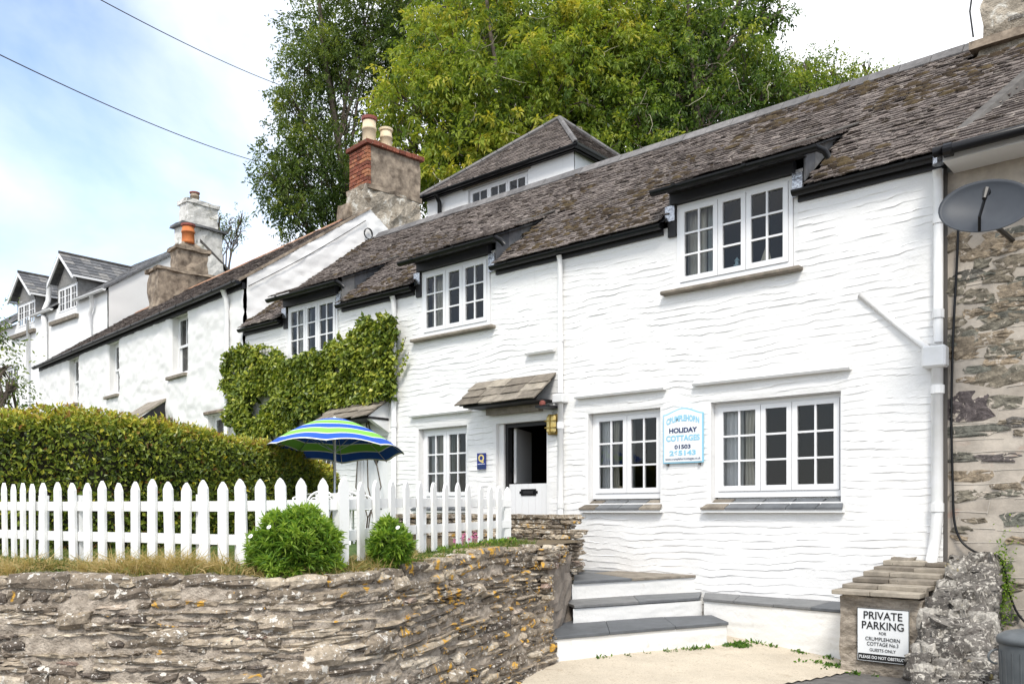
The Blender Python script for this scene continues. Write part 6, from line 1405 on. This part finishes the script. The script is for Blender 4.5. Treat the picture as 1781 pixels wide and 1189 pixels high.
def shrub(px, py, Z, rx, rz, label, n, flowers):
    p = W(px, Z, py); sh = thing('shrub', (p[0], p[1], p[2] - rz), label, 'shrub', 'daisy shrubs on the wall top'); nt_ = n // 16
    d = rand_dir(nt_); d[:, 2] = np.where(d[:, 2] < -.85, -d[:, 2], d[:, 2]); rad = rng.uniform(.5, 1.0, nt_) ** .6 * (1 + .45 * (fbm(d[:, 0] * 2.6 + 5, d[:, 2] * 2.6 + d[:, 1] * 2 + 5, 121 + int(px)) - .5) * 2)
    C = p + d * np.c_[rx * rad, rx * rad, rz * rad]; PP, DD, VV = [], [], []
    ax = unit(d + [0, 0, .65])
    for k in range(16):
        a_ = unit(rng.normal(size=(nt_, 3)) * .75 + ax * .75); PP.append(C - ax * rng.uniform(0, .05, nt_)[:, None]); DD.append(a_); VV.append(np.clip(.25 + .42 * (rad - .55) / .5 + .2 * rng.normal(size=nt_), 0, 1))
    P, D, vv = np.vstack(PP), np.vstack(DD), np.concatenate(VV); V, Q = leaf_quads(P, D, unit(rng.normal(size=P.shape) * .5 + [0, 0, 1]), rng.uniform(.035, .075, len(P)), rng.uniform(.011, .018, len(P))); foliage('foliage', V, Q, vv, M['leaf_shrub'], sh)
    mb = MB()
    for k in range(40): q = C[rng.integers(nt_)]; mb.tube(np.array([p - [0, 0, rz * 1.0], (p - [0, 0, rz * .4] + q) / 2, q]), [.008, .006, .003], 5)
    mb.build('stems', M['bark'], sh)
    for k, (fx, fy) in enumerate(flowers):
        q = W(fx, Z - rx * .85, fy); nn = unit(np.array([[.3, -.8, .6]]))[0]; f_ = MB(); u1 = unit(np.cross(nn, [0, 0, 1.])[None])[0]; u2 = np.cross(u1, nn)
        for j in range(14):
            an = 2 * np.pi * j / 14; e_ = u1 * math.cos(an) + u2 * math.sin(an); s2 = np.cross(nn, e_) * .005; f_.quad(q + e_ * .004, q + e_ * .010 + s2, q + e_ * .017 + nn * .003, q + e_ * .010 - s2)
        f_.build('flower', M['petal_white'], sh)
        MB().tube(np.array([q - nn * .07 - [0, 0, .05], q]), .002, 4).build('flower_stalk', M['leaf_shrub'], sh)
shrub(513, 950, 5.72, .285, .24, 'large rounded bright green shrub in front of the picket fence', 17000, ((468, 916), (436, 932)))
shrub(680, 950, 6.15, .155, .165, 'smaller bright green shrub in the gap right of the wide pickets', 6500, ((692, 917),))

def tufts(name, pts, nb, length, var, label, lean=.7, wid=.006, mat='leaf_grass'):
    P = np.repeat(pts, nb, 0) + np.c_[rng.normal(size=(len(pts) * nb, 2)) * .02, np.zeros(len(pts) * nb)]; n = len(P); L_ = rng.uniform(length[0], length[1], n)
    d = rng.normal(size=(n, 2)) * lean; U = unit(np.c_[d * .5, np.ones(n)]); U2 = unit(np.c_[d * 1.3, np.full(n, .55)]); S = unit(np.cross(U, rand_dir(n))) * wid * rng.uniform(.5, 1.2, n)[:, None]
    m_ = P + U * L_[:, None] * .55; tp_ = m_ + U2 * L_[:, None] * .5
    V = np.stack([P - S, P + S, m_ + S * .7, m_ - S * .7, tp_], 1).reshape(-1, 3); b = np.arange(n)[:, None] * 5; Fq = [(int(i), int(i) + 1, int(i) + 2, int(i) + 3) for i in b[:, 0]] + [(int(i) + 3, int(i) + 2, int(i) + 4) for i in b[:, 0]]
    o = link(name, raw_mesh(name, V, Fq, np.repeat(np.clip(var + .2 * rng.normal(size=n), 0, 1), 5)), M[mat]); o['kind'] = 'stuff'; o['label'] = label; return o
def bed_point(m):       # between wall top and a little behind the fence
    s = rng.uniform(.5, WL, m); P, T, Nn = wall_at(s); off = rng.uniform(.08, .85, m) * np.interp(s, [0, WL * .5, WL], [1.1, .8, .5]); tz = np.array([wall_top(q) for q in s])
    P2 = P - Nn * off[:, None]; px, _, d = project(np.c_[P2, np.full(m, ZC)]); return np.c_[P2, ZC + tz - .035 + .0 * off], px
pts, px = bed_point(1900); g1 = (px < 40) | ((px > 45) & (px < 145)) | (px > 720); 
tufts('green_grass', pts[g1], 9, (.03, .12), .25, 'short green grass tufts on the wall top', .6)
tufts('dry_grass', pts[~g1], 14, (.04, .17), .58, 'straw coloured dry grass along the wall top below the fence', 1.1)
pp = [W(p, 5.75)[:2] for p in rng.uniform(55, 120, 16)]; tufts('green_grass', np.array([[*q, ZC - .44] for q in pp]), 16, (.08, .20), .3, 'taller green grass tuft at the left under the fence', .5, .006)
pp = [W(p, 5.72)[:2] for p in np.concatenate([rng.normal(250, 40, 90), rng.normal(340, 30, 40), rng.normal(20, 25, 30), rng.uniform(0, 440, 50)])]; tufts('dry_grass', np.array([[*(q + rng.normal(size=2) * .07), ZC - .44] for q in pp]), 18, (.08, .28), .82, 'heap of long dry grass hanging over the wall top', 1.3, .0035)
pp = np.array([[*W(p, z_)[:2], ZC - .395] for p, z_ in zip(rng.uniform(-20, 440, 2600), rng.uniform(6.5, 8.8, 2600))]); tufts('lawn_grass', pp, 8, (.02, .05), .22, 'lawn grass seen between the pickets', .6, .004)
# pink thrift by the end of the fence
pl = thing('pink_flowers', W(850, 8.4, 948), 'pink flowers and low greenery at the right end of the fence', 'flowers'); n = 1300
cx_ = rng.choice([770, 795, 808, 822, 838, 856, 872, 884], n) + rng.normal(size=n) * 5; Zs = fz(cx_) - .18 + rng.normal(size=n) * .05; P = np.array([W(a, z_, y) for a, z_, y in zip(cx_, Zs, np.interp(cx_, [760, 890], [966, 948]) - rng.random(n) * 12)]); V, Q = leaf_quads(P, unit(rng.normal(size=(n, 3)) + [0, 0, .6]), rand_dir(n), rng.uniform(.02, .045, n), .016); foliage('leaves', V, Q, rng.uniform(.1, .9, n), M['leaf_shrub'], pl)
mb = MB()
for fx, fy in ((804, 935), (807, 930), (822, 932), (826, 927), (829, 934), (838, 944), (846, 946), (792, 940), (884, 938), (888, 941), (852, 948), (815, 938)):
    q = W(fx, fz(fx) - .22, fy)
    for j in range(12): e_ = rand_dir(1)[0] * .016; mb.quad(q, q + e_ + rand_dir(1)[0] * .008, q + e_ * 1.6, q + e_ + rand_dir(1)[0] * .008)
    mb.tube(np.array([q - [0, 0, .09], q]), .002, 4)
mb.build('petals', M['petal_pink'], pl)['kind'] = 'stuff'

# ------------------------------------------------------------------ trees on the hill, far scrub, wires
def tree(name, trunk_px, Z, base_z, lobes, mat, label, per=1.0, leaf=(.10, .17), droop=.35, hue=0.0, spray=18, group='trees on the hill', dead=0, inner=.45, width=.42):
    """lobes: (px, py, radius px, Z). Each becomes a ball of twig sprays hung on a limb from the trunk."""
    tp = W(trunk_px, Z); root = thing(name, (tp[0], tp[1], ZC + base_z), label, 'tree', group)
    PP, DD, VV, LL = [], [], [], []; cs_ = []
    for lb in lobes:
        px, py, rp, z_ = lb[:4]; dens = lb[4] if len(lb) > 4 else 1.0
        c = W(px, z_, py); r = rp / FPX * z_; cs_.append((c, r))
        nt_ = int(per * dens * 80.0 * r * r + 12)
        d = rand_dir(nt_); rad = np.where(rng.random(nt_) < inner, rng.uniform(.3, .8, nt_), rng.uniform(.78, 1.08, nt_)); q = c + d * (r * rad)[:, None] * [1, 1, .92]
        q += .22 * r * (np.stack([noise2(q[:, 0] * .8, q[:, 2] * .8, 7), noise2(q[:, 1] * .8, q[:, 2] * .8, 8), noise2(q[:, 0] * .8, q[:, 1] * .8, 9)], -1) - .5)
        nn_ = .5 * (fbm(q[:, 0] * 1.1 + q[:, 1] * .7, q[:, 2] * 1.3, 41, 2) + fbm(q[:, 1] * 1.1 - q[:, 0] * .6, q[:, 2] * 1.1 + 9, 42, 2)); ok = (nn_ > .43) | (rad < .6) & (rng.random(nt_) < .6); q, d, rad = q[ok], d[ok], rad[ok]; nt_ = len(q); bri = nn_[ok] - .55
        tw = unit(d * .8 + rng.normal(size=(nt_, 3)) * .5 + [0, 0, -droop * .5]); tl = rng.uniform(.35, .85, nt_)
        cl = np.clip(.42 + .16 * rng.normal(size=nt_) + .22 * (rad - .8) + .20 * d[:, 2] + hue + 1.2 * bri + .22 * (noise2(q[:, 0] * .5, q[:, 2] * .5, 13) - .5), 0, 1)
        for k in range(spray):
            t_ = (k + rng.random(nt_)) / spray; side = rand_dir(nt_); dr = unit(tw * .45 + side * .8 + [0, 0, -droop])
            PP.append(q + tw * (tl * t_)[:, None] + np.c_[np.zeros((nt_, 2)), -droop * tl * t_ ** 2 * .6] + side * .05); DD.append(dr); VV.append(np.clip(cl + .09 * rng.normal(size=nt_), 0, 1)); LL.append(rng.uniform(leaf[0], leaf[1], nt_))
    P, D, v_, l_ = np.vstack(PP), np.vstack(DD), np.concatenate(VV), np.concatenate(LL)
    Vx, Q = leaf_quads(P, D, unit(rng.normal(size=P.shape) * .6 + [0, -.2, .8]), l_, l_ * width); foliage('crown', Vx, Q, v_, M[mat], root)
    top = np.array([np.mean([c[0] for c, r in cs_]), np.mean([c[1] for c, r in cs_]), max(c[2] for c, r in cs_)]); b0 = np.array([tp[0], tp[1], ZC + base_z])
    t_ = np.linspace(0, 1, 9)[:, None]; axis = b0 + (top - b0) * t_ + np.c_[.3 * np.sin(t_[:, 0] * 5), .3 * np.cos(t_[:, 0] * 4) - .3, np.zeros(9)]
    rt = .015 * np.linalg.norm(top - b0); MB().tube(axis, np.linspace(rt, rt * .25, 9), 9).build('trunk', M['bark'], root, smooth=True)
    for c, r in cs_:
        k = int(np.clip(8 * (c[2] - b0[2]) / (top[2] - b0[2] + 1e-6) - 3, 0, 7)); a_ = axis[k]; mid = (a_ + c) / 2 + [0, 0, .12 * np.linalg.norm(c - a_)]
        lm = MB().tube(np.array([a_, (a_ + mid) / 2 + [0, 0, .1], mid, (mid + c) / 2 + rng.normal(size=3) * .2, c]), np.linspace(rt * .34, .03, 5), 7).build('limb', M['bark'], root, smooth=True)
        tw_ = MB()
        for j in range(9):
            e = c + rand_dir(1)[0] * r * .95; tw_.tube(np.array([c + (mid - c) * rng.random() * .5, (c + e) / 2 + rng.normal(size=3) * .15 * r, e]), [.035, .022, .008], 5)
        tw_.build('twigs', M['bark'], lm)
    if dead:
        tw_ = MB()
        for j in range(dead):
            c, r = cs_[rng.integers(len(cs_))]; e0 = c + unit((rng.normal(size=3) + [.4, -1.2, 0])[None])[0] * r * .98; e = e0.copy(); pts_ = [e0]
            dr = unit((rng.normal(size=3) * [1, .4, .6] + [0, -.25, -.25])[None])[0]
            for i in range(5): e = e + dr * .25 + rng.normal(size=3) * .07 + [0, 0, -.04]; pts_.append(e.copy())
            tw_.tube(np.array(pts_), np.linspace(.012, .004, 6), 4)
        tw_.build('dead_twigs', M['twig'], root)['kind'] = 'stuff'
    return root
tree('ash_tree', 618, 38, 8, [(560, 60, 70, 38), (640, 30, 80, 38.5), (700, -20, 90, 39), (590, 130, 70, 37.5, .9), (530, 115, 45, 37, .8), (505, 165, 34, 36.5, .7), (540, 205, 55, 37, .9), (600, 200, 60, 37, .25), (500, 270, 50, 36.5, .95), (560, 280, 60, 36.5, .9), (545, 340, 60, 36, 1), (490, 335, 42, 36, .9), (605, 330, 50, 36, 1), (662, 205, 55, 38, .3), (640, 100, 65, 38, .75), (700, 90, 70, 39, .9), (468, 300, 26, 36, .7), (520, 375, 40, 35.5, 1)],
     'leaf_ash', 'dark green ash tree with open crown left of the brick-topped chimney', 1.55, (.12, .20), .25, -.04, 17, inner=.3, width=.42)
tree('yellow_green_tree', 900, 30, 8.5, [(760, 190, 95, 30), (720, 260, 70, 29.5), (790, 90, 95, 30.5), (860, 170, 110, 29.5), (880, 40, 110, 31), (980, 60, 110, 31), (960, 170, 110, 29.5), (1040, 110, 100, 30), (820, 270, 85, 29), (900, 270, 80, 29), (1000, 250, 75, 29.5), (770, 330, 60, 28.5), (700, 170, 40, 29.5, .8), (700, 320, 42, 28.5), (1080, 30, 90, 31), (800, 0, 80, 32), (1060, 195, 70, 29.5)],
     'leaf_light', 'broad yellow-green tree filling the sky behind the cottage roof', 1.25, (.14, .25), .55, .07, 18, dead=46, inner=.35, width=.40)
tree('dark_tree', 1200, 30, 9.5, [(1150, 60, 95, 31), (1220, 20, 85, 31), (1180, 150, 90, 30), (1110, 220, 70, 29), (1240, 110, 80, 30.5), (1290, 60, 55, 31, .7), (1300, 140, 62, 30), (1240, 190, 60, 29), (1330, 22, 30, 31, .55), (1120, 140, 70, 30), (1355, 25, 20, 31, .5), (1140, 285, 55, 28), (1060, 290, 50, 28), (1345, 150, 45, 30), (1300, -10, 50, 31.5, .5)],
     'leaf_dark', 'dark green tree with drooping twigs right of the yellow-green tree', 1.05, (.12, .20), .5, .0, 18, dead=34, inner=.4, width=.42)
tree('holly_tree', 1100, 33, 9.5, [(1060, 240, 80, 33), (1150, 230, 85, 33), (980, 290, 70, 33), (1220, 215, 60, 33), (1280, 195, 50, 33)], 'leaf_dark', 'very dark evergreen low behind the ridge between hipped house and skyline', .9, (.12, .18), .2, -.28, 16, inner=.4)
tree('backdrop_tree', 880, 40, 11, [(760, 120, 90, 40), (860, 60, 100, 40), (980, 120, 100, 40), (900, 200, 100, 39), (1000, 20, 90, 41), (790, 240, 80, 39), (1060, 200, 80, 39)], 'leaf_dark', 'dark tree showing in the gaps behind the yellow-green crown', .75, (.16, .26), .2, -.22, 15, inner=.5)
tree('backdrop_tree', 1200, 40, 12, [(1120, 100, 95, 40), (1210, 80, 85, 40), (1180, 190, 85, 39), (1280, 130, 65, 40), (1320, 180, 55, 39), (1080, 20, 80, 41)], 'leaf_dark', 'dark tree showing in the gaps right of the hipped house', .75, (.16, .26), .2, -.22, 15, inner=.5)
for k, (px, py, r, z_, lab) in enumerate(((1385, 155, 50, 31, 'rounded scrub bush on the skyline nearest the dark tree'), (1440, 148, 50, 31.5, 'middle scrub bush on the skyline above the ridge'), (1500, 142, 42, 32, 'last thin scrub bush on the skyline before the right chimney'), (1400, 122, 22, 32, 'small pale scrub bush poking up on the skyline'))):
    tree('scrub_bush', px, z_, 12.6, [(px, py + 10, r, z_), (px - r * .5, py + 22, r * .8, z_ - .5), (px + r * .55, py + 20, r * .75, z_ + .3), (px + r * .2, py - r * .45, r * .5, z_, .7)], 'leaf_dark', lab, 1.1, (.10, .16), .1, .12, 15, group='scrub on the skyline', inner=.3)
tree('slender_tree', 398, 56, 9, [(398, 385, 24, 56, .5), (385, 405, 18, 56, .45), (412, 400, 18, 56, .45), (402, 420, 20, 56, .4), (376, 380, 12, 56, .35), (420, 378, 10, 56, .35)], 'leaf_ash', 'thin sparse tree beside the tall white chimney', .55, (.12, .2), .1, -.05, 8, group='distant trees', inner=.3)
tree('roadside_tree', -30, 17, -.5, [(-5, 575, 26, 17, .8), (2, 640, 26, 17, .8), (5, 690, 28, 17, .9), (-50, 620, 60, 17.5), (-40, 560, 45, 17.5), (20, 668, 14, 17, .7)], 'leaf_ash', 'small leafy tree cut by the left edge beside the far house', 1.3, (.06, .11), .2, .1, 13, group='trees at the left edge', inner=.3)

def wire(name, a, b, sag, label, r=.010):
    t_ = np.linspace(0, 1, 40)[:, None]; P = a + (b - a) * t_; P[:, 2] -= sag * 4 * (t_ * (1 - t_))[:, 0]; tag(MB().tube(P, r, 5).build(name, M['black']), label, 'cable', 'overhead wires')
def ext(p0, p1, z0, z1, f):                       # straight run between two surveyed points, carried on past the first
    a, b = W(p0[0], z0, p0[1]), W(p1[0], z1, p1[1]); return a - (b - a) * f, b
a, b = ext((0, 72), (447, 281), 13, 24, .4); wire('overhead_wire', a, b, .25, 'lower overhead wire crossing the blue sky into the ash tree')
a, b = ext((198, 0), (492, 150), 15, 25, .4); wire('overhead_wire', a, b, .15, 'upper overhead wire running into the ash tree from the top edge')
